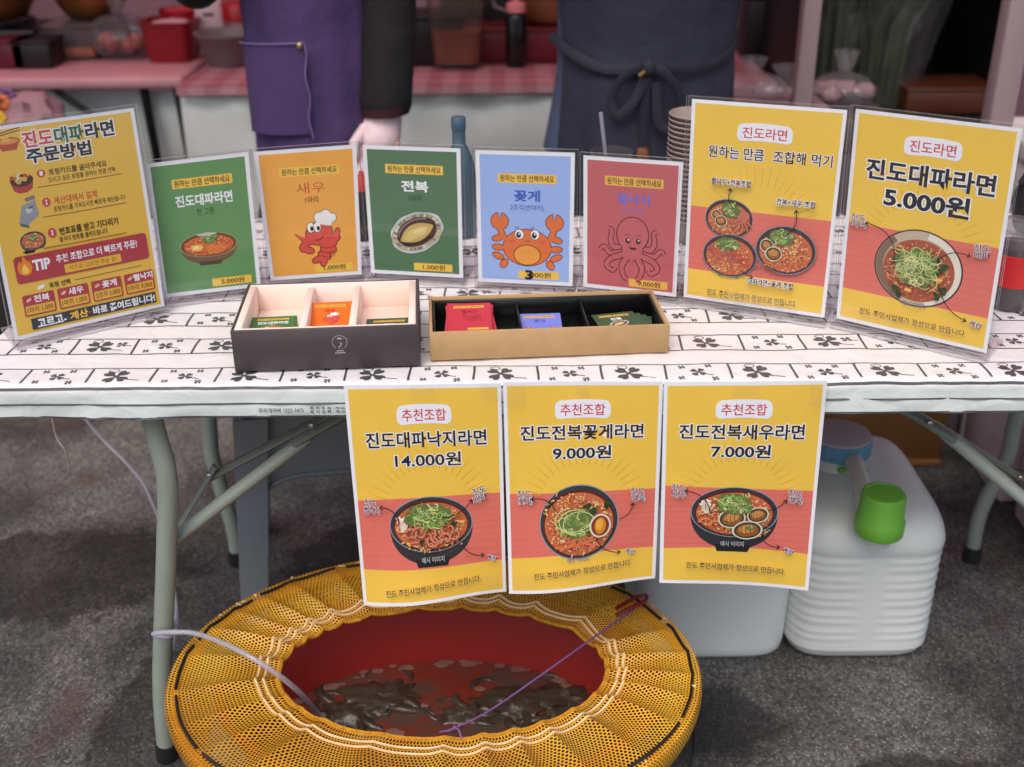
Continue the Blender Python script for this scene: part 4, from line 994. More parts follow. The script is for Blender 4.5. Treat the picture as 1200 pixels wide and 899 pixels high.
for k, (dx, dy, yw) in enumerate(((30, 5.0, -.16), (21, 3.2, -.08), (12, 2, .02))):
    card('dark green card fanned out to the right under the abalone card', 'dark green abalone cards in the kraft box', (716 + dx * .75, 366.5 + dy * .7), kz0 + .0245 - .0012 * (3 - k), R(2), YAW + yw, 'abalone', False)
card('dark green abalone card lying uppermost in the kraft box right cell', 'dark green abalone cards in the kraft box', (717, 367), kz0 + .0262, R(3), YAW + .16, 'abalone')

# ================================================================== OTHER THINGS ON THE TABLE
# stack of paper bowls behind the signs
m_bowl = pmat('brown paper bowl', (156, 138, 130), .6, .05, 20)
bp0 = at_y(815, 205, 1.93)
def make_bowl():
    prof = [(.030, 0), (.034, .002), (.048, .040), (.0505, .041), (.0515, .0425), (.050, .044), (.048, .042), (.033, .004), (.0, .003)]
    return MB().lathe(prof, (0, 0, 0), 36).build('paper_bowl', m_bowl)
b_first = make_bowl(); NB = 22
zz = TZ + .003
for i in range(NB):
    o = b_first if i == 0 else b_first.copy()
    if i: COL.objects.link(o)
    o.location = (bp0.x, 1.93, zz + i * .0085); 
    tag(o, 'brown paper bowl topmost on the nested stack behind the signs' if i == NB - 1 else 'brown paper bowl nested inside the stack behind the octopus sign', 'bowl', 'nested paper bowls')
# iced drink with red sleeve
cp = at_z(1180, 357, TZ + .003); cup = thing('drink_cup', (cp.x, cp.y, TZ + .003), 'clear cup of dark drink with a red sleeve behind the right sign', 'cup')
c0 = Vector((cp.x, cp.y, TZ + .003))
MB().lathe([(.0, 0), (.027, 0), (.029, .004), (.042, .112), (.0435, .115), (.0425, .117)], c0, 32).build('cup_wall', M_CUP, cup)
MB().lathe([(.0, .002), (.0262, .002), (.0385, .095), (.0, .095)], c0, 32).build('drink', pmat('dark cola', (40, 14, 16), .1, .1), cup)
MB().lathe([(.0338, .038), (.0345, .038), (.0402, .088), (.0396, .0885)], c0, 32).build('sleeve', pmat('red paper sleeve', (206, 36, 36), .5, .05), cup)
MB().lathe([(.0445, .1135), (.0445, .119), (.041, .121), (.033, .131), (.0, .133)], c0, 32).build('cup_lid', M_CUP, cup)
# clear straw leaning behind the octopus sign, in a small steel cup
sc0 = at_y(716, 210, 1.98); sc = thing('straw_cup', (sc0.x, 1.98, TZ + .003), 'small dull steel cup behind the octopus sign with one clear straw', 'cup')
MB().lathe([(.0, 0), (.032, 0), (.035, .003), (.037, .145), (.0355, .145), (.033, .006), (0, .005)], (sc0.x, 1.98, TZ + .003), 28).build('cup_wall', pmat('dull steel', (150, 146, 148), .35, .06, 20, metal=.8), sc)
st = MB(); st.tube([(sc0.x + .006, 1.985, TZ + .02), at_y(704, 132, 1.98)], .0035, 10); tag(st.build('drinking_straw', M_HOSE), 'clear drinking straw leaning in the steel cup', 'straw')
# blue bottle
bb = at_y(537, 137, 1.96); bt = thing('water_bottle', (bb.x, 1.96, TZ + .003), 'blue tinted bottle standing behind the abalone sign', 'bottle')
hgt = bb.z - TZ - .003
m_bblue = pmat('blue tinted plastic', (92, 122, 138), .2, .08, 8, trans=.4)
MB().lathe([(0, 0), (.026, 0), (.028, .004), (.028, hgt - .100), (.025, hgt - .078), (.0165, hgt - .055), (.0118, hgt - .048), (.0112, hgt - .02)], (bb.x, 1.96, TZ + .003), 28).build('bottle_body', m_bblue, bt)
MB().lathe([(.0120, hgt - .022), (.0128, hgt - .02), (.0128, hgt - .001), (.012, hgt), (0, hgt)], (bb.x, 1.96, TZ + .003), 24).build('bottle_cap', pmat('blue cap', (66, 92, 108), .4, .05), bt)
# red topped sauce bottle seen between two signs
rb = at_y(424, 215, 1.95); rbt = thing('sauce_bottle', (rb.x, 1.95, TZ + .003), 'dark sauce bottle with a red cap, glimpsed between the orange and dark green signs', 'bottle')
MB().lathe([(0, 0), (.020, 0), (.022, .004), (.022, .060), (.010, .082), (.009, .088)], (rb.x, 1.95, TZ + .003), 24).build('bottle_body', pmat('dark sauce', (40, 26, 24), .25, .1), rbt)
MB().lathe([(.0115, .086), (.0115, .100), (.006, .108), (.004, .120), (0, .121)], (rb.x, 1.95, TZ + .003), 20).build('bottle_cap', pmat('red cap', (206, 56, 34), .4, .05), rbt)

# ================================================================== UNDER THE TABLE
# ---- grey plastic stool
m_stool = pmat('grey plastic', (122, 128, 134), .42, .05, 10)
sp = Vector((-.375, 1.97, 0)); SY = R(10)
stool = thing('plastic_stool', sp, 'grey plastic stool tucked under the left side of the table', 'stool')
def srot(x, y, z): return Vector((sp.x + x * math.cos(SY) - y * math.sin(SY), sp.y + x * math.sin(SY) + y * math.cos(SY), z))
MB().box((sp.x, sp.y, .438), (.29, .27, .024), SY, .010, 3).build('seat', m_stool, stool)
def apron_strip(ax_, sg):
    def f(u, v):
        x = -.130 + .26 * u; zb = .300 - .05 * (abs(2 * u - 1) ** 4)
        z = .427 + (zb - .427) * v; o = .120 + .010 * v
        return srot(x, sg * (o + .005), z) if ax_ == 'x' else srot(sg * (o + .015), x * .94, z)
    m = MB().grid(f, 20, 4)
    def f2(u, v):
        p = f(1 - u, v); c = Vector((sp.x, sp.y, p.z)); return p + (c - p).normalized() * .006
    m.grid(f2, 20, 4); m.tube([f(i / 20, 1.0) for i in range(21)], .0055, 8); return m
for k in (('x', -1), ('x', 1), ('y', -1), ('y', 1)): apron_strip(*k).build('seat_skirt', m_stool, stool)
for sx in (-1, 1):
    for sy in (-1, 1):
        def lg(t, sx=sx, sy=sy): return srot(sx * (.122 + .035 * t), sy * (.112 + .035 * t), .426 * (1 - t) + .001)
        m = MB(); vs = []
        for i in range(9):
            t = i / 8; p = lg(t); wv = .031 - .006 * t
            for qx, qy in ((1, 1), (-1, 1), (-1, .74), (.74, .74), (.74, -1), (1, -1)):
                d = srot(sx * qx * wv, sy * qy * wv, 0) - srot(0, 0, 0); vs.append(p + d)
        m.add(vs, [[i * 6 + j, i * 6 + (j + 1) % 6, (i + 1) * 6 + (j + 1) % 6, (i + 1) * 6 + j] for i in range(8) for j in range(6)] + [[0, 1, 2, 3, 4, 5], [53, 52, 51, 50, 49, 48]])
        m.build('leg', m_stool, stool)

# ---- jerry can
m_can = pmat('milky white plastic', (226, 230, 228), .38, .03, 6, sss=.25); m_green = pmat('green cap plastic', (116, 186, 66), .35, .05, 10); m_lblue = pmat('pale blue cap plastic', (104, 158, 190), .4, .05); m_capgrey = pmat('cap top grey', (176, 170, 176), .5, .05)
jf = at_z(1006, 781, 0); jx = jf.x + .005; jy = jf.y + .185
can = thing('jerry_can', (jx, jy, 0), 'white ribbed jerry can with a green spout cap under the table', 'jerry can')
JW, JD = .134, .178
def rsq(a, wx, wy, rad):                             # rounded rectangle, by angle
    ca, sa = math.cos(a), math.sin(a); e = 5.5
    k = (abs(ca) ** e + abs(sa) ** e) ** (-1 / e); return ca * k * wx, sa * k * wy
jz = [(.0, .80), (.004, .90), (.014, .955), (.03, .985)]
for i in range(46): jz.append((.03 + .205 * i / 45, 1.0))
jz += [(.240, 1.012), (.250, 1.016), (.258, 1.008), (.270, .985), (.284, .94), (.296, .86), (.304, .76), (.309, .5), (.310, .0)]
vs = []; n = 96
for z, k in jz:
    for j in range(n):
        a = 2 * PI * j / n; x, y = rsq(a, JW * k, JD * k, 0)
        rib = 0
        if .045 < z < .232:
            ph = (z - .045) / .187 * 5; fz = abs((ph % 1) - .5) * 2
            flat = (1 if abs(abs(a - 1.5 * PI) - 0) > 0 else 1)
            sidew = abs(x) if abs(y) > JD * .9 else abs(y) * .8
            band_ = max(0, min(1, (sidew - .022) / .006)) * max(0, min(1, (JW * 1.02 - sidew) / .02))
            rib = band_ * (.0026 * math.exp(-((fz - .42) / .2) ** 2) - .0008)
        l = math.hypot(x, y) or 1
        zoff = 0
        if k < .99 and z > .26: zoff = .028 * max(0, (y / JD)) * 0
        vs.append(Vector((jx + x * (1 + rib / l), jy + y * (1 + rib / l), z)))
m = MB(); m.add(vs, [[i * n + j, i * n + (j + 1) % n, (i + 1) * n + (j + 1) % n, (i + 1) * n + j] for i in range(len(jz) - 1) for j in range(n)], (1, 1, 1), True)
m.build('can_body', m_can, can)
gp = at_z(1030, 616, .318); gx, gy = gp.x, gp.y
m = MB(); m.lathe([(.022, .285), (.030, .304), (.034, .316), (.034, .330), (0, .331)], (gx, gy, 0), 32); m.build('spout_neck', m_can, can)
def ribw(nr, am): return lambda a, i, z: 1 + am * (1 if math.sin(nr * a) > 0 else 0)
MB().lathe([(.0395, .307), (.0408, .309), (.0408, .333), (.0375, .338), (.0366, .378), (.0342, .383), (.030, .3835), (.029, .382), (0, .382)], (gx, gy, 0), 72, wob=lambda a, i, z: 1 + (.012 * (math.sin(36 * a) > 0) if .313 < z < .336 else 0)).build('spout_cap', m_green, can)
bl = at_z(983, 520, .345); 
MB().lathe([(.058, .300), (.050, .312), (.050, .345), (0, .346)], (bl.x, bl.y, 0), 40).build('filler_neck', m_can, can)
lid = MB().lathe([(.056, .332), (.058, .334), (.058, .362), (.055, .364), (.0545, .364)], (bl.x, bl.y, 0), 96, wob=lambda a, i, z: 1 + .02 * (math.sin(24 * a) > 0)).build('filler_cap', m_lblue, can)
MB().lathe([(.056, .363), (.0555, .3685), (.052, .370), (0, .370)], (bl.x, bl.y, 0), 48, wob=lambda a, i, z: 1 + .015 * math.sin(24 * a)).build('cap_top', m_capgrey, lid)
h0 = Vector((bl.x + .012, bl.y - .05, .318)); h1 = Vector((gx - .012, gy + .045, .312))
m = MB(); m.tube(smooth_path([h0 + Vector((0, .01, -.025)), h0 + Vector((0, -.005, .022)), (h0 + h1) / 2 + Vector((0, 0, .030)), h1 + Vector((0, .012, .022)), h1 + Vector((0, 0, -.02))]), .0155, 14); m.build('handle', pmat('cream plastic', (206, 204, 196), .4, .05), can)
tb = Vector((bl.x - .0, bl.y - .058, .322))
for q in (-.02, .022): MB().blob(tb + Vector((q + .012, 0, 0)), .007, (1, .8, .9), .1).build('vent_plug', m_green, can)

# ---- white bin beside it
bf = at_z(838, 778, 0); wb = thing('plastic_bin', (bf.x - .005, bf.y + .16, 0), 'smooth white plastic bin on the ground behind the tub, left of the jerry can', 'bin')
prof = []
for z, k in ((.0, .86), (.004, .92), (.014, .955), (.03, .965), (.30, 1.0), (.304, 1.04), (.318, 1.045), (.322, 1.03), (.322, .985), (.30, .96), (.03, .93), (.012, .9), (.011, 0)): prof.append((k, z))
vs = []; n = 72
for k, z in prof:
    for j in range(n):
        x, y = rsq(2 * PI * j / n, .147 * k, .16 * k, 0); vs.append(Vector((bf.x - .005 + x, bf.y + .16 + y, z + .001)))
MB().add(vs, [[i * n + j, i * n + (j + 1) % n, (i + 1) * n + (j + 1) % n, (i + 1) * n + j] for i in range(len(prof) - 1) for j in range(n)], (1, 1, 1), True).build('bin_body', pmat('greyed white plastic', (224, 230, 228), .42, .04, 5, sss=.2), wb)
vs = []
LP = ((1.06, .323), (1.06, .335), (1.03, .341), (.9, .3425), (0, .3425))
for k, z in LP:
    for j in range(n):
        x, y = rsq(2 * PI * j / n, .147 * k, .16 * k, 0); vs.append(Vector((bf.x - .005 + x, bf.y + .16 + y, z + .001)))
MB().add(vs, [[i * n + j, i * n + (j + 1) % n, (i + 1) * n + (j + 1) % n, (i + 1) * n + j] for i in range(len(LP) - 1) for j in range(n)], (1, 1, 1), True).build('bin_lid', _mats['greyed white plastic'], wb)

# ---- carton and foam boxes
m_carton = pmat('brown corrugated card', (140, 92, 48), .8, .08, 20, .05, 90); m_foam = pmat('pinkish white foam', (214, 188, 194), .7, .04, 30, .1, 220)
cb = thing('cardboard_box', (.90, 2.52, 0), 'brown cardboard box standing behind the jerry can', 'box')
MB().box((.885, 2.50, .17), (.27, .28, .34), 0, .003).build('carton', m_carton, cb)
fl = MB(); fl.add([(.75, 2.36, .341), (1.02, 2.36, .341), (1.03, 2.26, .40), (.74, 2.26, .40), (.75, 2.363, .341), (1.02, 2.363, .341), (1.03, 2.263, .40), (.74, 2.263, .40)], [[0, 1, 2, 3], [7, 6, 5, 4], [0, 4, 5, 1], [1, 5, 6, 2], [2, 6, 7, 3], [3, 7, 4, 0]]); fl.build('flap', m_carton, cb)
MB().box((.885, 2.357, .012), (.272, .006, .016), 0, .001).build('bottom_strip', pmat('pale card edge', (176, 120, 74), .8, .06), cb)
for x0, y0, y1, h, lab in ((1.085, 2.18, 2.60, .40, 'tall pinkish foam box farther back under the right end of the table'), (1.10, 1.74, 2.15, .30, 'lower pinkish foam box nearer the viewer under the right end of the table')):
    fb = thing('foam_box', (x0 + .2, (y0 + y1) / 2, 0), lab, 'box', 'foam boxes under the table')
    MB().box((x0 + .2, (y0 + y1) / 2, (h - .05) / 2), (.40, y1 - y0, h - .05), 0, .012, 3, .95).build('foam_tub', m_foam, fb)
    MB().box((x0 + .2, (y0 + y1) / 2, h - .024), (.41, y1 - y0 + .01, .046), 0, .010, 3).build('lid', m_foam, fb)
    MB().box((x0 + .006, (y0 + y1) / 2 + .05, (h - .05) / 2), (.006, .035, h - .08), 0, .002).build('rib', pmat('white foam rib', (230, 222, 222), .6, .03), fb)

# ================================================================== TUB AND NET
TC = Vector((-.112, 1.365, 0)); m_redtub = pmat('red rubber tub', (140, 26, 16), .55, .10, 5, .03, 120)
tub = thing('rubber_tub', (TC.x, TC.y, 0), 'oval red rubber tub of shallow water under the posters', 'tub')
TA, TB = 1.0, .675
prof = [(.0, .0), (.27, .0), (.278, .004), (.333, .203), (.342, .206), (.342, .213), (.329, .214), (.323, .207), (.268, .012), (.262, .010), (0, .010)]
MB().lathe(prof, TC, 72, TA, TB).build('tub_wall', m_redtub, tub)
def water_mat():
    m, t, b = nodes('murky water'); N = t.nodes; L = t.links
    tc = N.new('ShaderNodeTexCoord'); n = N.new('ShaderNodeTexNoise'); n.inputs['Scale'].default_value = 11; n.inputs['Detail'].default_value = 5; n.inputs['Distortion'].default_value = 1.2
    L.new(tc.outputs['Object'], n.inputs['Vector']); r = N.new('ShaderNodeValToRGB'); r.color_ramp.elements[0].position = .38; r.color_ramp.elements[1].position = .58
    r.color_ramp.elements[0].color = (.075, .050, .038, 1); r.color_ramp.elements[1].color = (.17, .028, .018, 1); L.new(n.outputs['Fac'], r.inputs['Fac']); L.new(r.outputs['Color'], b.inputs['Base Color'])
    b.inputs['Roughness'].default_value = .08; b.inputs['Specular IOR Level'].default_value = .5
    n2 = N.new('ShaderNodeTexNoise'); n2.inputs['Scale'].default_value = 24; L.new(tc.outputs['Object'], n2.inputs['Vector']); bp = N.new('ShaderNodeBump'); bp.inputs['Strength'].default_value = .15; bp.inputs['Distance'].default_value = .01
    L.new(n2.outputs['Fac'], bp.inputs['Height']); L.new(bp.outputs['Normal'], b.inputs['Normal']); return m
WZ = .088
MB().lathe([(.0, 0), (.15, 0), (.284, 0)], (TC.x, TC.y, WZ), 64, TA, TB).build('tub_water', water_mat(), tub)
m_octo = pmat('dark slimy skin', (62, 52, 43), .32, .25, 24, .35, 60)
rr = random.Random(11)
def octopus(cx, cy, s, label, seed):
    rr = random.Random(seed); m = MB(); m.blob((cx, cy, WZ - .006 * s), .038 * s, (1.4, .9, .42), .5, 3.5, 26, seed=seed)
    for i in range(7):
        a = i * 2 * PI / 7 + rr.uniform(-.3, .3); d = rr.choice((-1, 1)); P = []; x, y = cx + .02 * s * math.cos(a), cy + .014 * s * math.sin(a)
        for q in range(14):
            P.append((x, y, WZ - .0055 * s + .0055 * s * math.sin(q * .6 + i))); a += d * (.1 + q * .045); x += .0105 * s * math.cos(a); y += .0075 * s * math.sin(a)
        m.tube(P, [.0095 * s * (1 - .8 * q / 13) for q in range(14)], 8)
    return tag(m.build('octopus', m_octo), label, 'octopus', 'octopuses in the tub')
p1 = at_z(440, 818, WZ); p2 = at_z(415, 838, WZ); p3 = at_z(600, 825, WZ); p4 = at_z(655, 822, WZ); p5 = at_z(545, 838, WZ)
octopus(p1.x, p1.y, 1.25, 'large brown octopus curled at the left in the red tub', 3)
octopus(p2.x - .01, p2.y, 1.0, 'dark octopus half under the near rim at the left of the red tub', 5)
octopus(p3.x, p3.y, 1.2, 'dark octopus lying in the middle of the tub under the purple cord', 8)
octopus(p4.x, p4.y, 1.15, 'brown octopus lying at the right end of the red tub', 13)
octopus(p5.x, p5.y, .8, 'small dark octopus near the front middle of the red tub', 21)
foam = MB()
for i in range(46):
    a = rr.uniform(.2, 2.9) if i < 32 else rr.uniform(0, 6.28); k = rr.uniform(.93, .985) if i < 32 else rr.uniform(.2, .9)
    x, y = TC.x + .284 * TA * k * math.cos(a), TC.y + .284 * TB * k * math.sin(a); q = rr.uniform(.003, .010) if i < 34 else rr.uniform(.005, .014)
    P = [(x + q * 1.5 * math.cos(t) * rr.uniform(.7, 1.2), y + q * math.sin(t) * rr.uniform(.6, 1.1), WZ + .0012 + i * 1e-5) for t in [R(30 * z) for z in range(12)]]
    foam.add([(x, y, WZ + .0018 + i * 1e-5)] + P, [[0, z + 1, (z + 1) % 12 + 1] for z in range(12)])
foam.build('foam_flecks', pmat('pale foam', (124, 92, 84), .4, .2, 60), tub)['kind'] = 'stuff'

def net_mat():
    m, t, b = nodes('yellow mesh netting'); N = t.nodes; L = t.links
    uv = N.new('ShaderNodeUVMap'); uv.uv_map = 'UVMap'
    def lattice(off):
        mp = N.new('ShaderNodeMapping'); mp.inputs['Scale'].default_value = (1 / .0062, 1 / (.0062 * 1.55), 0); mp.inputs['Location'].default_value = (off, off, 0); L.new(uv.outputs[0], mp.inputs['Vector'])
        fr = N.new('ShaderNodeVectorMath'); fr.operation = 'FRACTION'; L.new(mp.outputs[0], fr.inputs[0])
        sb = N.new('ShaderNodeVectorMath'); sb.operation = 'SUBTRACT'; sb.inputs[1].default_value = (.5, .5, 0); L.new(fr.outputs[0], sb.inputs[0])
        ml = N.new('ShaderNodeVectorMath'); ml.operation = 'MULTIPLY'; ml.inputs[1].default_value = (1, 1.55, 0); L.new(sb.outputs[0], ml.inputs[0])
        ln = N.new('ShaderNodeVectorMath'); ln.operation = 'LENGTH'; L.new(ml.outputs[0], ln.inputs[0]); return ln.outputs['Value']
    mn = N.new('ShaderNodeMath'); mn.operation = 'MINIMUM'; L.new(lattice(0), mn.inputs[0]); L.new(lattice(.5), mn.inputs[1])
    gt = N.new('ShaderNodeMapRange'); gt.inputs['From Min'].default_value = .30; gt.inputs['From Max'].default_value = .37; L.new(mn.outputs[0], gt.inputs['Value'])
    tc = N.new('ShaderNodeTexCoord'); n = N.new('ShaderNodeTexNoise'); n.inputs['Scale'].default_value = 8; L.new(tc.outputs['Object'], n.inputs['Vector'])
    r = N.new('ShaderNodeValToRGB'); r.color_ramp.elements[0].color = lin((206, 142, 30)) + (1,); r.color_ramp.elements[1].color = lin((232, 180, 54)) + (1,); r.color_ramp.elements[0].position = .35; r.color_ramp.elements[1].position = .65
    L.new(n.outputs['Fac'], r.inputs['Fac']); L.new(r.outputs['Color'], b.inputs['Base Color']); L.new(gt.outputs['Result'], b.inputs['Alpha']); b.inputs['Roughness'].default_value = .5
    return m
m_net = net_mat()
net = thing('net_cover', (TC.x, TC.y, .2), 'yellow mesh net cover stretched round the rim of the red tub', 'net')
hole_c = Vector((-.108, 1.367)); rim_c = Vector((-.117, 1.328)); HA, HB, RA, RB = .250, .150, .391, .300
def net_pt(a, t):
    """t 0 at the elastic hole, 1 at the outer hoop, up to 1.5 down the outside"""
    ca, sa = math.cos(a), math.sin(a); hz = .232; rz = .262
    ph = a * 13 + 1.5 * math.sin(a * 2 + 1) + .8 * math.sin(a * 5); pl = -1.3 + 2.4 * (1 - abs(math.sin(ph))) ** 1.3 + .9 * noise.noise(Vector((math.cos(a) * 4, math.sin(a) * 4, 3))); fade = max(0, 1 - t) ** .75
    if t <= 1:
        e = t ** .9; x = (hole_c.x + HA * ca) * (1 - e) + (rim_c.x + RA * ca) * e; y = (hole_c.y + HB * sa) * (1 - e) + (rim_c.y + RB * sa) * e
        z = hz + (rz - hz) * t + .007 * math.sin(PI * min(1, t)) * .8 + pl * .0070 * fade * min(1, .35 + 2.6 * t)
        k = 1 + pl * .009 * fade * min(1, .35 + 2.6 * t)
        return Vector((rim_c.x + (x - rim_c.x) * k, rim_c.y + (y - rim_c.y) * k, z))
    q = (t - 1) / .5; b2 = q * PI * .62
    k = 1 + .035 * math.sin(b2) - .16 * q ** 2
    return Vector((rim_c.x + RA * ca * k, rim_c.y + RB * sa * k, rz - .028 * (1 - math.cos(b2)) - .060 * q))
nm = MB(); NA, NT = 520, 34
ts = [i / 24 for i in range(25)] + [1 + .5 * i / 10 for i in range(1, 11)]
vs = []; uv = []
for t in ts:
    for j in range(NA + 1):
        a = 2 * PI * j / NA; vs.append(net_pt(a, t)); uv.append((j / NA * 2.05, t * .145))
nm.add(vs, [[i * (NA + 1) + j, i * (NA + 1) + j + 1, (i + 1) * (NA + 1) + j + 1, (i + 1) * (NA + 1) + j] for i in range(len(ts) - 1) for j in range(NA)], (1, 1, 1), True, uv)
nm.build('mesh_fabric', m_net, net)
rim3 = lambda p: Vector((rim_c.x + (p.x - rim_c.x) * .968, rim_c.y + (p.y - rim_c.y) * .968, p.z - .016))
hp = MB(); hp.tube([rim3(net_pt(2 * PI * j / 120, 1.0)) for j in range(120)], .0085, 10, True)
hp.build('hoop', pmat('orange hoop pipe', (206, 128, 26), .5, .08, 12), net)
m_el = pmat('cream elastic cord', (232, 200, 150), .7, .1, 60)
for t in (.10, .165):
    MB().tube([net_pt(2 * PI * j / 480, t) + Vector((0, 0, .0022)) for j in range(480)], .0019, 6, True).build('elastic_cord', m_el, net)
m_blk = pmat('black cord', (22, 20, 20), .6, .1)
bk = MB(); j = 0
while j < 360:
    ln_ = 24 if (j // 26) % 3 else 22
    P = [net_pt(R(j + q), .905 + .02 * math.sin(R(j + q) * 9) * (abs((q / ln_) - .5))) + Vector((0, 0, .0026)) for q in range(0, ln_ - 1, 2)]
    bk.tube(P, .0024, 6); j += ln_ + 1
bk.build('rim_cord', m_blk, net)
hm = MB(); hm.tube([net_pt(2 * PI * j / 480, 0.0) for j in range(480)], .0035, 6, True); hm.build('hole_hem', pmat('gathered hem', (206, 142, 20), .6, .2, 90, .6, 300), net)
stt = MB()
for i in range(26):
    a = rr.uniform(0, 6.28); p = net_pt(a, rr.uniform(.90, 1.04)) + Vector((0, 0, .002)); stt.tube([p, p + Vector((rr.uniform(-.004, .004), rr.uniform(-.003, .003), .002)), p + Vector((rr.uniform(-.008, .008), rr.uniform(-.006, .006), 0))], .0012, 5)
stt.build('thread_ends', m_el, net)['kind'] = 'stuff'
# air hose looped round the table leg and into the tub
hs = MB(); P = smooth_path([at_y(199, 700, 1.46), at_y(206, 728, 1.44), at_y(200, 745, 1.39), at_y(180, 743, 1.385), at_y(202, 741, 1.382), at_y(235, 744, 1.375), at_z(290, 768, .315), at_z(345, 806, .25), at_z(377, 842, .10)], 8)
hs.tube(P, .0042, 10); tag(hs.build('air_hose', M_HOSE), 'thin clear air hose looping from the table leg into the tub', 'hose')
hs = MB(); hs.tube(smooth_path([at_y(96, 486, 1.80), at_y(120, 515, 1.8), at_y(150, 545, 1.78), at_y(172, 575, 1.76), at_y(196, 640, 1.72), at_y(207, 726, 1.60), at_z(203, 760, .02)], 8), .0034, 8)
tag(hs.build('air_hose', M_HOSE), 'violet tinted air hose hanging behind the left table leg', 'hose')
wr = MB(); wr.tube(smooth_path([at_y(60, 484, 1.62), at_y(66, 512, 1.62), at_y(76, 528, 1.61), at_y(82, 548, 1.62)], 6), .0012, 6); tag(wr.build('loose_string', pmat('pale string', (170, 166, 160), .7, .1)), 'short pale string hanging under the left end of the table', 'string')
cordm = pmat('purple cord', (116, 78, 128), .6, .1)
k0 = at_z(745, 712, .268); k1 = at_z(533, 853, .243)
cc = MB(); cc.tube(smooth_path([k0, at_z(700, 744, .255), at_z(640, 787, .247), at_z(575, 832, .243), k1, at_z(515, 858, .246)], 6), .0016, 6); cc.tube([k1, k1 + Vector((.006, -.008, .004)), k1 + Vector((.010, -.016, -.004))], .0016, 6); cc.blob(k1, .0035, n=8)
tag(cc.build('purple_cord', cordm), 'thin purple cord tied across the tub opening', 'cord')
hk = MB(); hk.tube(smooth_path([at_z(722, 721, .268), at_z(740, 712, .275), at_z(756, 704, .278), at_z(757, 698, .276), at_z(745, 700, .274), at_z(722, 713, .270)], 6), .0032, 8)
tag(hk.build('hook', pmat('dark red plastic', (120, 14, 24), .35, .1)), 'dark red plastic hook clipped on the back of the net', 'hook')
bc_ = MB(); bc_.tube(smooth_path([at_z(808, 828, .16), at_z(812, 850, .09), at_z(812, 884, .02), at_z(806, 905, .004)], 6), .002, 6); tag(bc_.build('loose_rope', m_blk), 'black cord hanging from the right side of the net to the ground', 'rope')

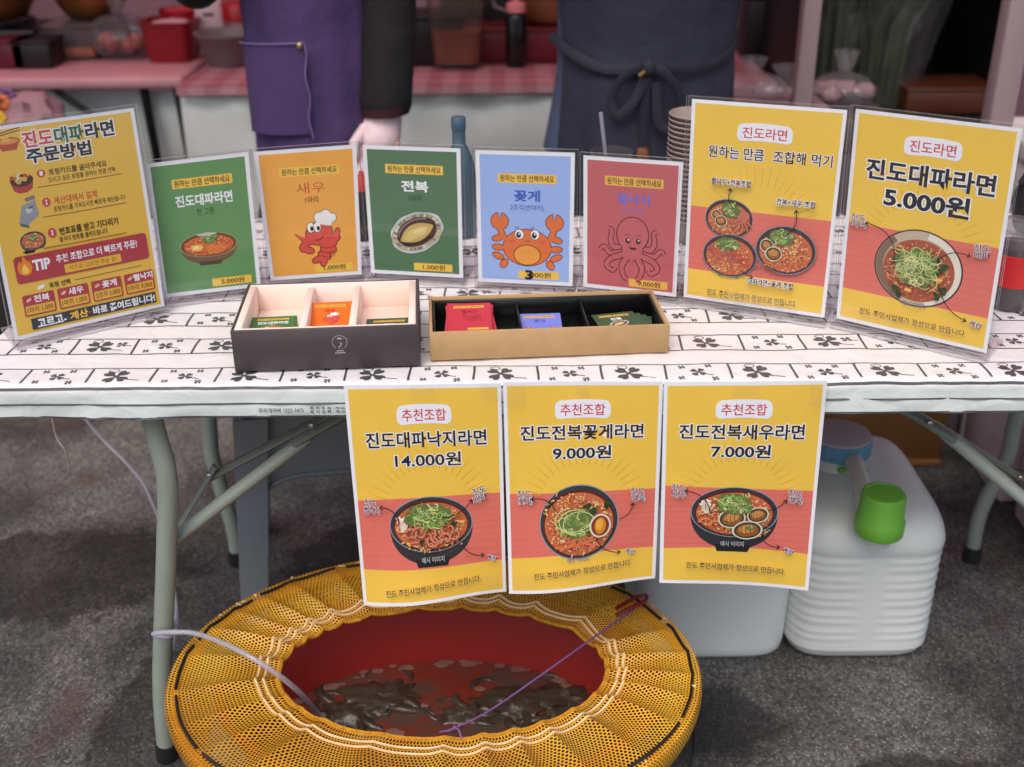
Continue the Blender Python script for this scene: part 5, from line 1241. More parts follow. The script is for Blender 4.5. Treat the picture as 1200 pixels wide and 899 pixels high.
# ================================================================== PEOPLE
def skin_body(root, joints, mat):
    """joints: list of (name, parent, pos, rx, ry)"""
    me = bpy.data.meshes.new('body'); ids = {j[0]: i for i, j in enumerate(joints)}
    me.from_pydata([Vector(j[2]) for j in joints], [(ids[j[1]], i) for i, j in enumerate(joints) if j[1]], [])
    o = bpy.data.objects.new('body', me); COL.objects.link(o); o.parent = root
    md = o.modifiers.new('Skin', 'SKIN'); md.use_smooth_shade = True
    for i, j in enumerate(joints):
        sv = me.skin_vertices[0].data[i]; sv.radius = (j[3], j[4]); sv.use_root = i == 0
    sb = o.modifiers.new('Sub', 'SUBSURF'); sb.levels = 1; sb.render_levels = 2
    me.materials.append(mat); return o
m_skin = pmat('skin', (196, 150, 128), .5, .05, 20, sss=.1)
def person(loc, label, arms, hair_len, kx=1.0):
    root = thing('person', loc, label, 'person')
    J = [('pelvis', None, (0, 0, .90), .145 * kx, .10), ('waist', 'pelvis', (0, 0, 1.04), .125 * kx, .095), ('chest', 'waist', (0, 0, 1.22), .145, .10), ('neckb', 'chest', (0, .0, 1.36), .07, .06), ('neck', 'neckb', (0, -.005, 1.43), .05, .05), ('chin', 'neck', (0, -.015, 1.47), .060, .066), ('skull', 'chin', (0, -.01, 1.55), .074, .088), ('crown', 'skull', (0, 0, 1.62), .05, .058)]
    for s in (-1, 1):
        q = 'l' if s < 0 else 'r'
        J += [('hip' + q, 'pelvis', (s * .085 * kx, 0, .84), .088 * kx ** 2, .085), ('knee' + q, 'hip' + q, (s * .095 * kx, -.01, .46), .056, .056), ('ank' + q, 'knee' + q, (s * .10, .02, .075), .036, .038), ('toe' + q, 'ank' + q, (s * .115, -.13, .03), .034, .025)]
        A = arms[0 if s < 0 else 1]
        J += [('sh' + q, 'chest', (s * .165, 0, 1.32), .052, .05)] + [('el' + q, 'sh' + q, A[0], .040, .040), ('wr' + q, 'el' + q, A[1], .028, .024), ('pa' + q, 'wr' + q, A[2], .034, .020)]
        w_ = Vector(A[1]); p_ = Vector(A[2]); d = (p_ - w_).normalized(); sd_ = d.cross(Vector((0, 1, 0))).normalized()
        for f in range(4):
            b0 = p_ + d * .012 + sd_ * (.024 - .016 * f); L1 = (.062, .072, .068, .054)[f]
            J += [('f%d%s' % (f, q), 'pa' + q, b0 + d * .02, .0095, .0095), ('g%d%s' % (f, q), 'f%d%s' % (f, q), b0 + d * (.02 + L1 * .5) + Vector((0, -.012, 0)), .0085, .0085), ('h%d%s' % (f, q), 'g%d%s' % (f, q), b0 + d * (.02 + L1 * .8) + Vector((0, -.032, 0)), .007, .007)]
        tbp = p_ - d * .03 + sd_ * .03; J += [('t' + q, 'wr' + q, tbp, .012, .012), ('u' + q, 't' + q, tbp + d * .04 + sd_ * .014 + Vector((0, -.012, 0)), .0095, .0095)]
    skin_body(root, J, m_skin)
    off = Vector(loc)
    fc = MB(); fc.blob(off + Vector((0, -.100, 1.525)), .014, (.8, 1.2, 1.5), 0); fc.build('nose', m_skin, root)
    for s in (-1, 1):
        MB().blob(off + Vector((s * .030, -.085, 1.55)), .011, (1.2, .6, .8), 0).build('eye', pmat('dark eye', (40, 30, 28), .2), root)
        MB().blob(off + Vector((s * .078, .0, 1.54)), .022, (.4, .8, 1.3), 0).build('ear', m_skin, root)
    MB().blob(off + Vector((0, -.082, 1.492)), .018, (1.3, .5, .4), 0).build('mouth', pmat('lips', (160, 84, 80), .4), root)
    hr = MB(); hr.blob(off + Vector((0, .018, 1.575)), .098, (.92, 1.02, .95), .08, 4, 24); hr.blob(off + Vector((0, .06, 1.50 - hair_len)), .07, (1, .6, 1.2), .1)
    hr.build('hair', pmat('black hair', (24, 20, 20), .45, .3, 60), root)
    return root, off
def shell(off, rings, a0, a1, n=48, fold=.0, nf=7, seed=0, thick=.0):
    """open or closed garment lofted from rings (z, rx, ry, cx, cy)"""
    m = MB()
    def f(u, v):
        k = v * (len(rings) - 1); i = min(len(rings) - 2, int(k)); t = k - i; r0, r1 = rings[i], rings[i + 1]
        z, rx, ry, cx, cy = (r0[q] * (1 - t) + r1[q] * t for q in range(5)); a = a0 + (a1 - a0) * u
        w_ = 1 + fold * (v ** .7) * (math.sin(nf * a + seed + 2 * v) + .5 * math.sin(nf * 2.3 * a + 1)) + .5 * fold * noise.noise(Vector((a * 2, z * 7, seed)))
        return off + Vector((cx + rx * math.sin(a) * w_, cy - ry * math.cos(a) * w_, z))
    m.grid(f, n, 30); 
    if thick: m.grid(lambda u, v: f(1 - u, v) + (off + Vector((0, 0, f(u, v).z - off.z)) - f(1 - u, v)) * thick, n, 30)
    return m
def trousers(root, off, mat, k=1.0):
    for s in (-1, 1):
        MB().tube([off + Vector((s * .08 * k, .0, .92)), off + Vector((s * .088 * k, 0, .82)), off + Vector((s * .097, -.01, .46)), off + Vector((s * .102, .015, .09))], [.105 * k * k, .108 * k * k, .078, .062], 18, flat=.95, cap=False).build('trouser_leg', mat, root)
        MB().box(off + Vector((s * .112, -.05, .036)), (.092, .27, .07), 0, .025, 3).build('shoe', m_rub, root)
m_purple = pmat('purple cotton', (74, 53, 98), .85, .10, 6, .7, 15); m_black = pmat('black padded cloth', (16, 13, 14), .9, .12, 10, .7, 22); m_navy = pmat('navy canvas', (37, 39, 56), .85, .10, 8, .7, 15); m_navy2 = pmat('navy shirt cloth', (66, 76, 104), .85, .1, 8, .5, 16); m_glove = pmat('pale pink glove', (222, 196, 200), .55, .06, 20, .2, 80)
# --- person in the purple apron
l1 = Vector((at_y(366, 90, 2.52).x, 2.52, 0)); w1 = at_y(452, 138, 2.44) - l1; w1l = Vector((-.12, -.20, 1.20))
el1 = at_y(455, 20, 2.50) - l1; el1.z = max(el1.z, 1.06)
hand1 = at_y(443, 165, 2.42) - l1
P1, o1 = person(l1, 'person in a long purple apron and black sleeves, pale glove on the hanging hand', ([(-.24, .02, 1.10), (-.16, -.17, 1.16), (-.10, -.22, 1.20)], [tuple(el1), tuple(w1), tuple(hand1)]), .03, .68)
shell(o1, [(1.39, .08, .07, 0, 0), (1.34, .185, .10, 0, 0), (1.2, .155, .118, 0, 0), (1.02, .122, .112, 0, 0), (.9, .124, .118, 0, 0), (.78, .124, .12, 0, 0)], 0, 2 * PI, 56, .015).build('jacket', m_black, P1)
trousers(P1, o1, m_black, .62)
ap1 = shell(o1, [(1.30, .11, .125, 0, -.012), (1.15, .138, .13, 0, -.006), (1.0, .134, .125, 0, -.006), (.9, .132, .132, 0, -.008), (.75, .130, .14, 0, -.01), (.55, .130, .15, 0, -.01), (.36, .132, .155, 0, -.01)], -1.75, 1.45, 70, .040, 5, 1, .03).build('apron', m_purple, P1)
pk = MB()
def on_ap(u, z, h=.0):                                      # a point on the front of the purple apron
    a = u; return o1 + Vector(((.136 + h) * math.sin(a), -.008 - (.140 + h) * math.cos(a), z))
pk.grid(lambda u, v: on_ap(-1.0 + 1.10 * u, .985 - .185 * v + .010 * u, .011 + .004 * math.sin(PI * u)), 20, 8)
pk.build('pocket', pmat('purple pocket cotton', (72, 52, 98), .85, .1, 6, .15, 300), ap1)
sm = MB(); sm.tube([on_ap(-1.0 + 1.10 * i / 16, .985 + .010 * i / 16, .017) for i in range(17)], .0018, 5); sm.tube([on_ap(.11 + .02 * math.sin(i), .995 - .195 * i / 14, .017) for i in range(15)], .0018, 5); sm.build('seam', pmat('pale seam thread', (120, 98, 150), .8, .1), ap1)
MB().blob(on_ap(.05, .99, .020), .006, (1, .5, 1), 0).build('rivet', pmat('brass rivet', (190, 160, 110), .3, .05, metal=.8), ap1)
MB().tube(smooth_path([o1 + Vector((.155, 0, 1.32)), o1 + el1, o1 + w1 + Vector((0, 0, .012))], 8), [.066] * 4 + [.060] * 8 + [.056] * 4 + [.050], 20, cap=False).build('sleeve', m_black, P1)
MB().tube(smooth_path([o1 + Vector((-.155, 0, 1.32)), o1 + Vector((-.235, .02, 1.10)), o1 + Vector((-.165, -.165, 1.16))], 8), [.064] * 4 + [.056] * 8 + [.05] * 4 + [.044], 20, cap=False).build('sleeve', m_black, P1)
MB().tube([o1 + w1 + Vector((-.001, 0, .028)), o1 + w1 + Vector((0, 0, .008))], [.052, .049], 20, cap=False).build('cuff', pmat('maroon cuff', (60, 22, 30), .8, .1), P1)
dv = (hand1 - w1).normalized(); g0 = o1 + w1
gl = MB(); gl.tube([g0 + Vector((0, 0, .012)), g0 + dv * .03, g0 + dv * .055, g0 + dv * .075], [.036, .043, .045, .034], 16, flat=.7)
for f in range(4):
    b0 = g0 + dv * .06 + Vector((.030 - .020 * f, 0, 0)); gl.tube([b0, b0 + dv * .035 + Vector((-.004, -.01, 0)), b0 + dv * .062 + Vector((-.008, -.03, 0)), b0 + dv * .058 + Vector((-.010, -.05, .01))], [.0125, .0118, .011, .008], 8)
gl.tube([g0 + dv * .02 + Vector((-.035, -.01, 0)), g0 + dv * .05 + Vector((-.048, -.03, 0)), g0 + dv * .075 + Vector((-.040, -.045, 0))], [.014, .012, .009], 8)
gl.build('glove', m_glove, P1)
# --- person in the navy apron
l2 = Vector((at_y(752, 90, 2.52).x, 2.52, 0))
P2, o2 = person(l2, 'person in a navy apron tied in a bow at the waist', ([(-.27, .05, 1.12), (-.20, -.12, 1.22), (-.12, -.19, 1.25)], [(.27, .05, 1.12), (.20, -.12, 1.22), (.12, -.19, 1.25)]), .0)
shell(o2, [(1.39, .085, .07, 0, 0), (1.34, .20, .11, 0, 0), (1.2, .195, .128, 0, 0), (1.02, .186, .125, 0, 0), (.9, .186, .13, 0, 0), (.74, .215, .132, 0, 0)], 0, 2 * PI, 56, .012, 6).build('shirt', m_navy2, P2)
trousers(P2, o2, m_navy2)
ap2 = shell(o2, [(1.32, .13, .13, 0, -.012), (1.18, .19, .135, 0, -.008), (1.05, .198, .132, 0, -.006), (.965, .190, .130, .003, -.006), (.9, .196, .14, .002, -.008), (.75, .203, .152, 0, -.01), (.55, .21, .165, 0, -.01), (.40, .215, .17, 0, -.01)], -1.18, 1.66, 80, .042, 5, 2, .03).build('apron', m_navy, P2)
def on_a2(a, z, h=.0): return o2 + Vector(((.197 + h) * math.sin(a), -.008 - (.142 + h) * math.cos(a), z))
m_strap = pmat('dark navy strap', (27, 29, 43), .8, .1, 10)
zc = .942
def strap(P, wd=.013, fl=.25): return MB().tube(smooth_path(P, 6), wd, 8, flat=fl, upv=(0, -1, .01))
m = strap([on_a2(-1.45, .985, .004), on_a2(-.9, .96, .006), on_a2(-.45, .935, .008), on_a2(-.05, zc, .010)], .010, .18); m.tube(smooth_path([on_a2(0, zc, .010), on_a2(.5, .935, .008), on_a2(1.0, .955, .006), on_a2(1.6, .985, .004)], 6), .011, 8, flat=.18, upv=(0, -1, .01))
m.build('waist_tie', m_strap, ap2)
m = strap([on_a2(-.06, zc, .016), on_a2(-.22, zc - .01, .03), on_a2(-.36, zc - .06, .03), on_a2(-.30, zc - .095, .03), on_a2(-.16, zc - .07, .026), on_a2(-.04, zc - .01, .018)], .010, .25)
m.tube(smooth_path([on_a2(-.03, zc, .016), on_a2(.12, zc - .01, .03), on_a2(.30, zc - .07, .03), on_a2(.26, zc - .12, .03), on_a2(.10, zc - .115, .026), on_a2(.05, zc - .03, .018)], 6), .010, 8, flat=.25, upv=(0, -1, .01))
m.tube(smooth_path([on_a2(-.04, zc, .018), on_a2(-.05, zc - .07, .016), on_a2(-.04, zc - .15, .014), on_a2(-.05, zc - .19, .014)], 6), .011, 8, flat=.2, upv=(0, -1, .01)); m.blob(on_a2(-.03, zc, .020), .016, (1, .7, 1.1), .15)
m.build('bow', m_strap, ap2)
MB().box(on_a2(-.05, zc - .178, .022), (.026, .006, .030), 0, .006, 3).build('leather_tag', pmat('tan leather', (128, 80, 50), .6, .1, 30), ap2)
MB().tube([on_a2(-.11, zc - .014, .030), on_a2(-.06, zc - .005, .032)], .005, 8).build('eyelet', pmat('aged brass', (150, 120, 70), .35, .1, metal=.7), ap2)
MB().tube(smooth_path([o2 + Vector((-.17, 0, 1.32)), o2 + Vector((-.265, .05, 1.13)), o2 + Vector((-.19, -.13, 1.225))], 8), [.068] * 4 + [.060] * 8 + [.052] * 4 + [.046], 20, cap=False).build('sleeve', m_navy2, P2)
MB().tube(smooth_path([o2 + Vector((.17, 0, 1.32)), o2 + Vector((.265, .05, 1.13)), o2 + Vector((.19, -.13, 1.225))], 8), [.068] * 4 + [.060] * 8 + [.052] * 4 + [.046], 20, cap=False).build('sleeve', m_navy2, P2)

# ================================================================== BACKGROUND TABLES
m_pinktop = pmat('pink table cover', (206, 150, 156), .5, .06, 8, .1, 30); m_vinyl = pmat('grey white vinyl sheet', (216, 222, 218), .5, .07, 3, .5, 7); m_blklg = pmat('black steel', (18, 18, 19), .4, .1)
def gingham():
    m, t, b = nodes('pink gingham vinyl'); N = t.nodes; L = t.links; tc = N.new('ShaderNodeTexCoord'); ck = []
    sep = N.new('ShaderNodeSeparateXYZ'); L.new(tc.outputs['Object'], sep.inputs[0])
    for q in (0, 1):
        a = N.new('ShaderNodeMath'); a.operation = 'MULTIPLY'; a.inputs[1].default_value = 11; L.new(sep.outputs[q], a.inputs[0]); f = N.new('ShaderNodeMath'); f.operation = 'FRACT'; L.new(a.outputs[0], f.inputs[0]); g_ = N.new('ShaderNodeMath'); g_.operation = 'GREATER_THAN'; g_.inputs[1].default_value = .5; L.new(f.outputs[0], g_.inputs[0]); ck.append(g_)
    ad = N.new('ShaderNodeMath'); ad.operation = 'ADD'; L.new(ck[0].outputs[0], ad.inputs[0]); L.new(ck[1].outputs[0], ad.inputs[1]); mu = N.new('ShaderNodeMath'); mu.operation = 'MULTIPLY'; mu.inputs[1].default_value = .5; L.new(ad.outputs[0], mu.inputs[0])
    r = N.new('ShaderNodeValToRGB'); r.color_ramp.elements[0].color = lin((186, 142, 148)) + (1,); r.color_ramp.elements[1].color = lin((164, 92, 104)) + (1,); L.new(mu.outputs[0], r.inputs['Fac']); L.new(r.outputs['Color'], b.inputs['Base Color']); b.inputs['Roughness'].default_value = .45; return m
m_ging = gingham()
YB = 3.47
bt1 = thing('side_table', (-1.65, YB + .3, 0), 'pink topped table on black legs behind the stall at the left', 'table')
xr = at_z(226, 88, .70).x
MB().box(((-2.45 + xr) / 2, YB + .30, .70), (xr + 2.45, .62, .036), 0, .012, 3).build('tabletop', m_pinktop, bt1)
for xx, yy in ((at_y(168, 100, YB + .03).x, YB + .03), (at_y(208, 100, YB + .04).x, YB + .035), (-2.3, YB + .03), (-2.3, YB + .5)):
    MB().tube([(xx, yy, .682), (xx + .03, yy, .0)], .014, 10).build('leg', m_blklg, bt1)
MB().tube([at_y(50, 96, YB + .03), at_y(98, 128, YB + .03), at_y(150, 165, YB + .03)], .011, 8).build('brace', m_blklg, bt1)
sh = thing('vinyl_sheet', (-1.6, 3.64, 0), 'wrinkled grey white vinyl sheet hanging behind the pink table legs', 'sheet')
MB().grid(lambda u, v: Vector((-2.5 + 1.75 * u, YB + .085 + .03 * noise.noise(Vector((u * 5, v * 4, 2))) + .02 * math.sin(u * 25 + v * 3), .66 * v + .002)), 60, 24).build('vinyl_panel', m_vinyl, sh)
YM = 3.33
bt2 = thing('side_table', (.35, YM + .3, 0), 'long table with pink gingham cover and white skirt behind the two people', 'table')
xl = at_z(218, 95, .715).x; XR2 = at_y(962, 60, 3.2).x - .09
MB().box(((xl + XR2) / 2, YM + .31, .70), (XR2 - xl, .62, .03), 0, .004).build('tabletop', m_top, bt2)
def gtop(u, v): return Vector((xl + (XR2 - xl) * u, YM - .028 + .655 * v, .7185 + .002 * noise.noise(Vector((u * 30, v * 8, 4)))))
MB().grid(gtop, 60, 10).grid(lambda u, v: Vector((xl + (XR2 - xl) * u, YM - .030 - .003 * math.sin(u * 60), .7185 - .022 * (1 - v))), 90, 2).build('table_cover', m_ging, bt2)
MB().grid(lambda u, v: Vector((xl + (XR2 - xl) * u, YM + .008 + .018 * noise.noise(Vector((u * 9, v * 5, 1))) - .05 * (1 - v) + .008 * math.sin(u * 70 + v * 4), .005 + .68 * v)), 120, 26).build('skirt', m_vinyl, bt2)
for xx in (xl + .1, XR2 - .1):
    for yy in (YM + .1, YM + .52): MB().tube([(xx, yy, .684), (xx, yy, 0)], .014, 8).build('leg', m_blklg, bt2)
ZT1, ZT2 = .7185, .722
def rect_tub(root, c, wx, wy, h, mat, name='tub_wall', taper=.85, e=5):
    prof = [(taper * .96, 0), (taper, .01), (1.0, h), (1.05, h), (1.05, h + .006), (.97, h + .006), (taper * .94, .012), (0, .012)]
    vs = []; n = 48
    for k, z in prof:
        for j in range(n):
            ca, sa = math.cos(2 * PI * j / n), math.sin(2 * PI * j / n); q = (abs(ca) ** e + abs(sa) ** e) ** (-1 / e); vs.append(Vector((c[0] + ca * q * wx * k, c[1] + sa * q * wy * k, c[2] + z)))
    return MB().add(vs, [[i * n + j, i * n + (j + 1) % n, (i + 1) * n + (j + 1) % n, (i + 1) * n + j] for i in range(len(prof) - 1) for j in range(n)], (1, 1, 1), True).build(name, mat, root)
def px_on(px, py, z): return at_z(px, py, z)
# clear box with orange food
p = px_on(83, 74, ZT1); p.y += .12
o = thing('food_container', p, 'cloudy plastic box with orange food on the pink table', 'container'); rect_tub(o, p, .082, .10, .10, M_TUBCLEAR, 'container_wall', .88)
MB().box((p.x, p.y, p.z + .024), (.13, .155, .028), 0, .01).build('orange_food', pmat('orange food', (226, 132, 40), .5, .25, 60), o)
MB().box((p.x, p.y, p.z + .110), (.172, .208, .007), 0, .003).build('lid', M_TUBCLEAR, o)
# knotted plastic bag of food
def bag(name, label, c, r, h, food=None, seed=1, knot=True, sx=1.2):
    o = thing(name, c, label, 'bag'); m = MB(); n = 40; rings = 22; vs = []
    for i in range(rings + 1):
        t = i / rings; rad = r * (math.sin(PI * min(1, t * 1.25 + .12)) ** .7 if t < .62 else .16 + .10 * (t - .62) * 6 * (1 if knot else 1)); rad = max(rad, r * .12)
        for j in range(n):
            a = 2 * PI * j / n; k = 1 + .16 * noise.noise(Vector((math.cos(a) * 3, math.sin(a) * 3, t * 5 + seed))) + .07 * math.sin(11 * a + 6 * t)
            vs.append(Vector((c[0] + math.cos(a) * rad * k * sx, c[1] + math.sin(a) * rad * k, c[2] + .003 + h * t)))
    m.add(vs, [[i * n + j, i * n + (j + 1) % n, (i + 1) * n + (j + 1) % n, (i + 1) * n + j] for i in range(rings) for j in range(n)]); m.build('bag_film', M_FILM, o)
    if food:
        f = MB(); r2 = random.Random(seed)
        for i in range(9): f.blob(Vector(c) + Vector((r2.uniform(-.7, .7) * r * sx, r2.uniform(-.5, .5) * r, .012 + r * .35 + r2.uniform(0, .3) * r)), r * .33, (1.1, 1, .9), .3, 3, 12, seed=i)
        f.build('bag_contents', food, o)
    return o
p = px_on(135, 76, ZT1); p.y += .10
bag('plastic_bag', 'knotted clear bag of reddish food on the pink table', p, .085, .22, pmat('reddish food', (176, 88, 70), .45, .3, 40), 3)
# red tub with white content
p = px_on(195, 76, ZT1); p.y += .10
o = thing('red_tub', p, 'square red tub filled with white granules on the pink table', 'tub'); rect_tub(o, p, .080, .085, .118, pmat('dark red plastic tub', (140, 22, 34), .4, .06), 'tub_wall', .86)
MB().blob((p.x, p.y, p.z + .105), .072, (1, 1, .25), .15, 4, 24).build('granules', pmat('pinkish white granules', (222, 188, 192), .7, .1, 90, .4, 200), o)
# grey bowl
p = px_on(262, 82, ZT2 - .003); p.y += .10
gbw = MB().lathe([(0, 0), (.062, 0), (.066, .004), (.098, .092), (.103, .094), (.103, .098), (.096, .098), (.062, .010), (0, .008)], p, 40).build('grey_bowl', pmat('grey plastic bowl', (120, 112, 112), .5, .06))
tag(gbw, 'round grey bowl standing beside the red tub on the back table', 'bowl')
# red pot and paper sign behind
p = at_y(216, 42, YB + .42); p.z = ZT1
o = thing('red_pot', p, 'red cooking pot standing behind the square red tub', 'pot'); MB().lathe([(0, 0), (.068, 0), (.07, .004), (.072, .135), (.075, .137), (.07, .139), (.066, .01), (0, .01)], p, 32).build('pot_wall', pmat('red enamel', (158, 20, 40), .3, .08), o)
MB().blob((p.x + .0, p.y, p.z + .125), .064, (1, 1, .3), .2, 5, 20).build('pot_contents', pmat('reddish mash', (196, 66, 66), .6, .25, 60), o)
p = at_y(246, 40, YB + .34); o = thing('paper_notice', (p.x, p.y, ZT2), 'white paper notice on a stand behind the grey bowl', 'notice')
m = MB(); m.box((p.x, p.y + .01, ZT2 + .10), (.085, .004, .20), 0, .001, 1, col=lin((222, 196, 200))); m.box((p.x, p.y + .016, ZT2 + .006), (.085, .06, .008), 0, .002, 1, col=lin((222, 196, 200)))
for i in range(3): m.box((p.x + .005 * (i - 1), p.y + .0068, ZT2 + .175 - .05 * i), (.024 + .01 * (i % 2), .001, .010), 0, 0, 1, col=lin((96, 60, 70)))
m.build('paper', M_BOX, o)
# red lidded jar near the purple apron
p = at_y(281, 28, YB + .36); o = thing('red_jar', (p.x, p.y, ZT2), 'red lidded jar at the left edge of the purple apron', 'jar')
MB().lathe([(0, 0), (.048, 0), (.052, .006), (.052, .10), (.044, .112)], (p.x, p.y, ZT2), 28).build('jar_body', pmat('pinkish jar', (150, 96, 100), .3, .1), o); MB().lathe([(.055, .108), (.055, .158), (.05, .163), (0, .164)], (p.x, p.y, ZT2), 28).build('jar_lid', pmat('bright red lid', (176, 12, 22), .35, .05), o)
# black stoves with bronze pots, and dark boxes
def stove(px, label, potl, yy):
    c = at_y(px, 30, yy); o = thing('gas_stove', (c.x, c.y, ZT1), label, 'stove', 'gas stoves on the back table')
    MB().box((c.x, c.y, ZT1 + .048), (.30, .26, .09), 0, .012, 3).build('stove_body', m_blklg, o)
    for k in (-.09, .09): MB().lathe([(.018, 0), (.018, .02), (.014, .024), (0, .024)], (c.x + k, c.y - .132, ZT1 + .05), 16, rot=Matrix.Rotation(R(90), 3, 'X')).build('knob', pmat('pale knob', (186, 166, 170), .4, .05), o)
    MB().tube([(c.x + .10 * math.cos(q * PI / 8), c.y + .10 * math.sin(q * PI / 8), ZT1 + .105) for q in range(16)], .007, 6, True).build('pan_support', m_blklg, o)
    pt = thing('cooking_pot', (c.x, c.y, ZT1 + .113), potl, 'pot', 'bronze pots on the stoves')
    MB().lathe([(0, 0), (.07, 0), (.085, .01), (.11, .05), (.12, .11), (.125, .112), (.118, .115), (.1, .05), (0, .012)], (c.x, c.y, ZT1 + .113), 36).build('pot_wall', pmat('bronze metal', (150, 100, 56), .35, .15, 10, metal=.7), pt)
    for k in (-1, 1): MB().tube([(c.x + k * .118, c.y - .03, ZT1 + .19), (c.x + k * .155, c.y, ZT1 + .195), (c.x + k * .118, c.y + .03, ZT1 + .19)], .008, 8).build('handle', m_blklg, pt)
stove(112, 'black gas stove behind the food box on the pink table', 'bronze pot on the black stove, its base showing near the top edge', YB + .42)
stove(4, 'black gas stove at the far left edge of the pink table', 'bronze pot at the top left corner, on the far left stove', YB + .42)
def dbox(label, px, py, wd, dp, h, rgb, zt, yy, cat='box', name='storage_box'):
    c = at_y(px, py, yy); o = thing(name, (c.x, yy + dp / 2, zt), label, cat)
    mm = pmat('box paint %d %d %d' % rgb, rgb, .45, .08)
    MB().box((c.x, yy + dp / 2, zt + h * .44 + .001), (wd, dp, h * .88), 0, .006, 2).build('box_body', mm, o); MB().box((c.x, yy + dp / 2, zt + h * .94), (wd + .008, dp + .008, h * .12), 0, .004, 2).build('lid', mm, o)
dbox('low black box left of the clear food container', 33, 50, .12, .13, .085, (22, 18, 20), ZT1, YB + .13)
dbox('low dark maroon box at the left edge of the pink table', 4, 50, .11, .13, .085, (96, 16, 40), ZT1, YB + .13)
# big broth container
p = px_on(535, 84, ZT2); p.y += .10
o = thing('broth_container', p, 'tall clear tub half full of brown broth between the two people', 'container'); rect_tub(o, p, .090, .085, .215, M_BROTHTUB, 'container_wall', .82)
vs = []; n = 40
for k, z in ((.80, .014), (.84, .05), (.875, .108), (.0, .108)):
    for j in range(n):
        ca, sa = math.cos(2 * PI * j / n), math.sin(2 * PI * j / n); q = (abs(ca) ** 5 + abs(sa) ** 5) ** -.2; vs.append(Vector((p.x + ca * q * .086 * k, p.y + sa * q * .081 * k, p.z + z)))
MB().add(vs, [[i * n + j, i * n + (j + 1) % n, (i + 1) * n + (j + 1) % n, (i + 1) * n + j] for i in range(3) for j in range(n)], (1, 1, 1), True).build('broth', pmat('brown broth', (124, 58, 20), .4, .15, 10), o)
# black pump bottle
p = px_on(605, 80, ZT2); o = thing('pump_bottle', p, 'black bottle with a pink pump beside the broth tub', 'bottle'); p.y += .04
MB().lathe([(0, 0), (.030, 0), (.032, .004), (.032, .145), (.024, .158), (.018, .162)], p, 28).build('bottle_body', pmat('black sauce bottle', (16, 11, 12), .25, .1), o)
MB().lathe([(.030, .160), (.030, .182), (.022, .188), (.010, .19), (.009, .235), (.0, .236)], p, 24).build('pump_collar', pmat('pink pump plastic', (226, 140, 140), .4, .05), o)
MB().tube(smooth_path([(p.x, p.y, p.z + .235), (p.x - .03, p.y, p.z + .245), (p.x - .062, p.y, p.z + .225), (p.x - .066, p.y, p.z + .18), (p.x - .03, p.y - .01, p.z + .165)], 5), .005, 8).build('pump_tube', pmat('grey tube', (120, 104, 108), .4, .05), o)
# red and black crates at the back, brown pot
dbox('dark red crate behind the pump bottle on the gingham table', 585, 60, .40, .16, .105, (104, 20, 34), ZT2, YM + .30, 'crate', 'crate')
dbox('black case behind the broth tub on the gingham table', 492, 70, .26, .18, .15, (14, 12, 13), ZT2, YM + .26, 'case', 'storage_case')
dbox('black storage case behind the dark red crate', 600, 30, .46, .10, .26, (14, 11, 12), ZT2, YM + .47, 'case', 'storage_case')
c = at_y(642, 25, YM + .38); o = thing('cooking_pot', (c.x, YM + .38, ZT2 + .107), 'brown clay pot on the dark red crate left of the navy apron', 'pot')
MB().lathe([(0, 0), (.055, 0), (.075, .02), (.085, .07), (.08, .10), (.083, .104), (.07, .104), (.05, .02), (0, .012)], (c.x, YM + .38, ZT2 + .107), 32).build('pot_wall', pmat('brown clay', (126, 76, 44), .5, .2, 8), o)
MB().lathe([(.084, .104), (.06, .125), (.015, .135), (.015, .15), (0, .151)], (c.x, YM + .38, ZT2 + .107), 32).build('lid', pmat('brown clay', (126, 76, 44), .5, .2, 8), o)
# glasses and bags to the right of the navy apron
for i, (px, py, lab) in enumerate(((884, 52, 'tall clear glass of dark drink nearest the navy apron'), (912, 50, 'tall clear glass of dark drink nearest the mauve pole'))):
    p = px_on(px, py, ZT2); o = thing('drink_glass', p, lab, 'glass', 'glasses on the gingham table')
    MB().lathe([(0, 0), (.030, 0), (.034, .11), (.0325, .11), (.029, .004), (0, .004)], p, 24).build('glass_wall', M_CUP, o); MB().lathe([(0, .005), (.028, .005), (.0305, .08), (0, .08)], p, 24).build('drink', pmat('dark red drink', (48, 22, 26), .15, .1), o)
c = at_y(905, 15, YM + .33); dbox('black speaker sized case behind the glasses', 905, 20, .16, .14, .2, (18, 14, 15), ZT2, YM + .33, 'case', 'storage_case')
p = px_on(905, 30, ZT2); 
# small side stand with bags in front of the gingham table
dbox('pinkish carton carrying clear bags right of the navy apron', 905, 130, .30, .30, .765, (150, 124, 130), .0, 2.72, 'box', 'carton_box')
for px, py, r_, h_, lab, sd_ in ((880, 118, .055, .105, 'crumpled clear bag close beside the navy apron'  , 4), (917, 118, .055, .085, 'crumpled clear bag between the other bag and the mauve pole', 9)):
    p = at_y(px, py + 2, 2.84); p.z = .768; bag('plastic_bag', lab, p, r_, h_, None, sd_, False, 1.5)
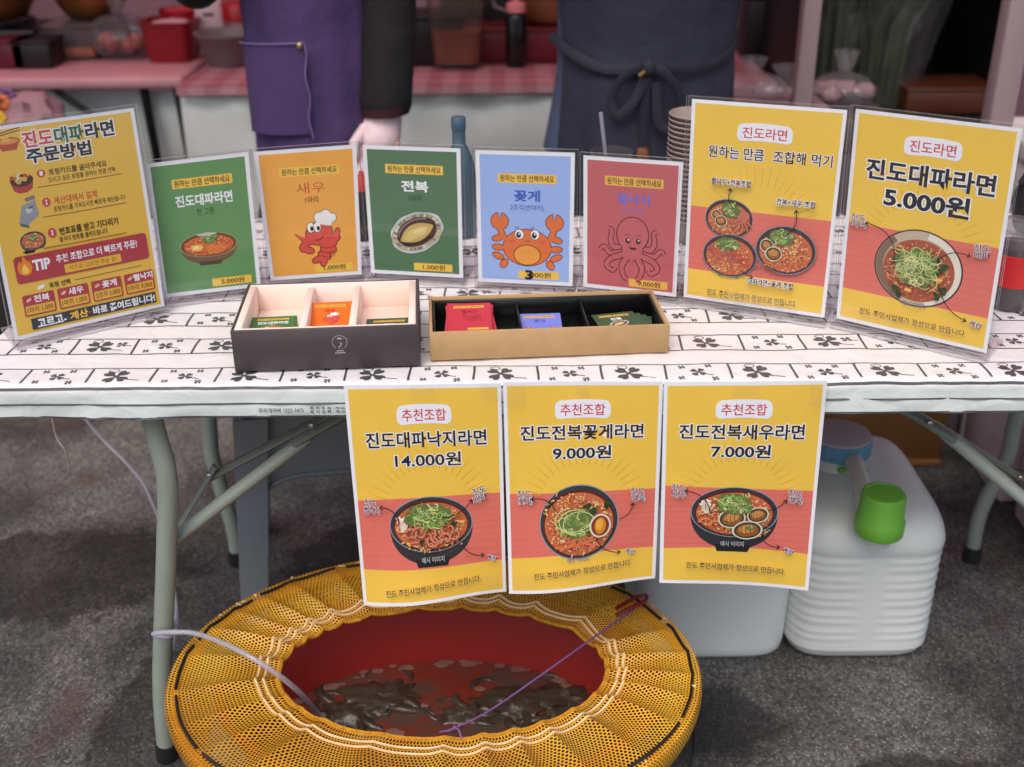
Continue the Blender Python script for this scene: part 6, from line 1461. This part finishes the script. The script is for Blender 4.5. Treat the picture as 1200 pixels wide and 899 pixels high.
# dark cabinet with wrapped greens on the right
m_dark = pmat('dark cabinet lacquer', (16, 14, 14), .5, .2, 6); cabx0 = at_y(962, 60, 3.2).x; cabx1 = at_y(1176, 60, 3.2).x
cab = thing('dark_cabinet', ((cabx0 + cabx1) / 2, 3.5, 0), 'tall open dark cabinet between the two mauve poles', 'cabinet')
cw = cabx1 - cabx0 + .10; cxm = (cabx0 + cabx1) / 2
MB().box((cxm, 3.83, .95), (cw, .03, 1.9), 0, .003).build('back_panel', m_dark, cab)
for k in (-1, 1): MB().box((cxm + k * cw / 2, 3.52, .95), (.03, .60, 1.9), 0, .003).build('side_panel', m_dark, cab)
for z in (.03, .62, 1.88): MB().box((cxm, 3.52, z), (cw - .034, .59, .03), 0, .003).build('shelf', m_dark, cab)
m_grn = pmat('dark leek leaves', (44, 56, 28), .55, .35, 14)
def greens_bundle(px, py, yy, h, ln, label, seed):
    c = at_y(px, py, yy); z0 = .637; r2 = random.Random(seed); o = thing('vegetable_bundle', (c.x, yy, z0), label, 'vegetables', 'bundles of greens in the cabinet'); m = MB()
    for i in range(26):
        x, y = r2.uniform(-.06, .06), r2.uniform(-.04, .04); dx, dy = r2.uniform(-.08, .08), r2.uniform(-.05, .03)
        m.tube([(c.x + x, yy + y, z0 + .004), (c.x + x + dx * .3, yy + y, z0 + h * .5), (c.x + x + dx + ln, yy + y + dy, z0 + h * r2.uniform(.8, 1.05))], [.009, .010, .003], 6, flat=.4)
    m.build('leaves', m_grn, o); f = MB(); n = 30; vs = []
    for i in range(17):
        t = i / 16
        for j in range(n):
            a = 2 * PI * j / n; k = (.085 + .05 * t) * (1 + .2 * noise.noise(Vector((math.cos(a) * 3, math.sin(a) * 3, t * 6 + seed)))); vs.append(Vector((c.x + ln * t + math.cos(a) * k, yy + math.sin(a) * k * .7, z0 + .002 + h * 1.05 * t)))
    f.add(vs, [[i * n + j, i * n + (j + 1) % n, (i + 1) * n + (j + 1) % n, (i + 1) * n + j] for i in range(16) for j in range(n)]); f.build('wrapping_film', M_WRAP, o)
greens_bundle(985, 60, 3.42, .42, .0, 'leafy greens in film at the left of the dark cabinet', 2)
greens_bundle(1040, 70, 3.36, .46, .06, 'leafy greens in crinkled film leaning at the middle of the dark cabinet', 6)
p = at_y(986, 140, 3.0); dbox('grey pedestal box holding a crumpled bag before the cabinet', 987, 170, .26, .22, .705, (92, 80, 84), 0, 2.9, 'box', 'carton_box')
pb = at_y(986, 122, 3.0); pb.z = .708; bag('plastic_bag', 'large pinkish crumpled bag before the dark cabinet', pb, .075, .15, pmat('pinkish filling', (150, 120, 126), .6, .1, 30), 12, False, 1.1)
dbox('brown orange carton on the cabinet shelf at the right', 1115, 124, .26, .2, .075, (84, 42, 24), .637, 3.25, 'box', 'carton_box')
# bright wall of a neighbouring van or tent beyond the right pole, foam box and dark bag behind the right sign
sp_ = thing('foam_box', (1.62, 2.6, 0), 'white foam box standing behind the right end of the table', 'box')
fx = at_y(1205, 200, 2.5).x
MB().box((fx + .19, 2.62, .34), (.36, .36, .68), 0, .015, 3, .97).build('foam_tub', pmat('white foam', (216, 216, 214), .7, .03, 30), sp_); MB().box((fx + .19, 2.62, .71), (.37, .37, .05), 0, .012, 3).build('lid', _mats['white foam'], sp_)
bgp = at_z(1207, 300, TZ + .003); bgp.y = 1.92; bgp.x = at_y(1212, 270, 1.92).x
o = thing('black_pouch', (bgp.x, 1.92, TZ + .003), 'small black pouch on the table at the right edge behind the cup', 'pouch'); MB().blob((bgp.x, 1.92, TZ + .063), .062, (.75, .7, 1), .15, 2, 20, seed=4).build('pouch_body', pmat('black pouch cloth', (22, 20, 22), .7, .15), o)
MB().tube([(bgp.x - .04, 1.92, TZ + .10), (bgp.x - .02, 1.92, TZ + .145), (bgp.x + .02, 1.92, TZ + .145), (bgp.x + .04, 1.92, TZ + .10)], .006, 8).build('handle', pmat('black pouch cloth', (22, 20, 22), .7, .15), o)
# pink bag and yellow flowers at the left edge behind the order guide
fp = at_y(22, 128, 2.85); o = thing('low_crate', (fp.x - .1, 2.95, 0), 'dark crate at the left edge behind the order guide', 'crate')
MB().box((fp.x - .12, 2.95, .33), (.62, .32, .66), 0, .01, 2).build('crate_body', pmat('dark crate plastic', (44, 34, 38), .5, .1), o); MB().box((fp.x - .12, 2.95, .668), (.63, .33, .016), 0, .006, 2).build('rim', _mats['dark crate plastic'], o)
zc_ = .677
c = at_y(24, 126, 2.88); o = thing('cloth_bundle', (c.x, 2.88, zc_), 'folded dusty pink cloth behind the order guide at the left', 'cloth'); m = MB(); m.blob((c.x + .01, 2.88, zc_ + .058), .09, (1.05, .8, .65), .35, 3, 24, seed=3); m.build('folded_cloth', pmat('dusty pink cloth', (150, 112, 120), .8, .12, 12, .3, 30), o)
c = at_y(3, 112, 2.84); o = thing('flower_bunch', (c.x, 2.84, zc_), 'bunch of yellow and orange flowers at the left edge', 'flowers')
for i in range(12):
    q = Vector((c.x + rr.uniform(-.06, .035), 2.84 + rr.uniform(-.04, .04), zc_ + rr.uniform(.04, .15))); fm = MB()
    for k in range(7): a = k * 2 * PI / 7; fm.blob(q + Vector((.012 * math.cos(a), -.006, .012 * math.sin(a))), .010, (1, .5, 1), .1, n=8)
    fm.build('bloom', pmat(('yellow petals', 'orange petals', 'violet petals')[i % 3], ((222, 176, 40), (206, 112, 60), (112, 70, 120))[i % 3], .6, .1), o)
st_ = MB()
for i in range(8): st_.tube([(c.x + rr.uniform(-.02, .02), 2.84, zc_ + .001), (c.x + rr.uniform(-.05, .03), 2.84, zc_ + .10)], .003, 6)
st_.build('stems', pmat('green stems', (70, 96, 48), .6, .1), o)
# string of small lamps on the right pole
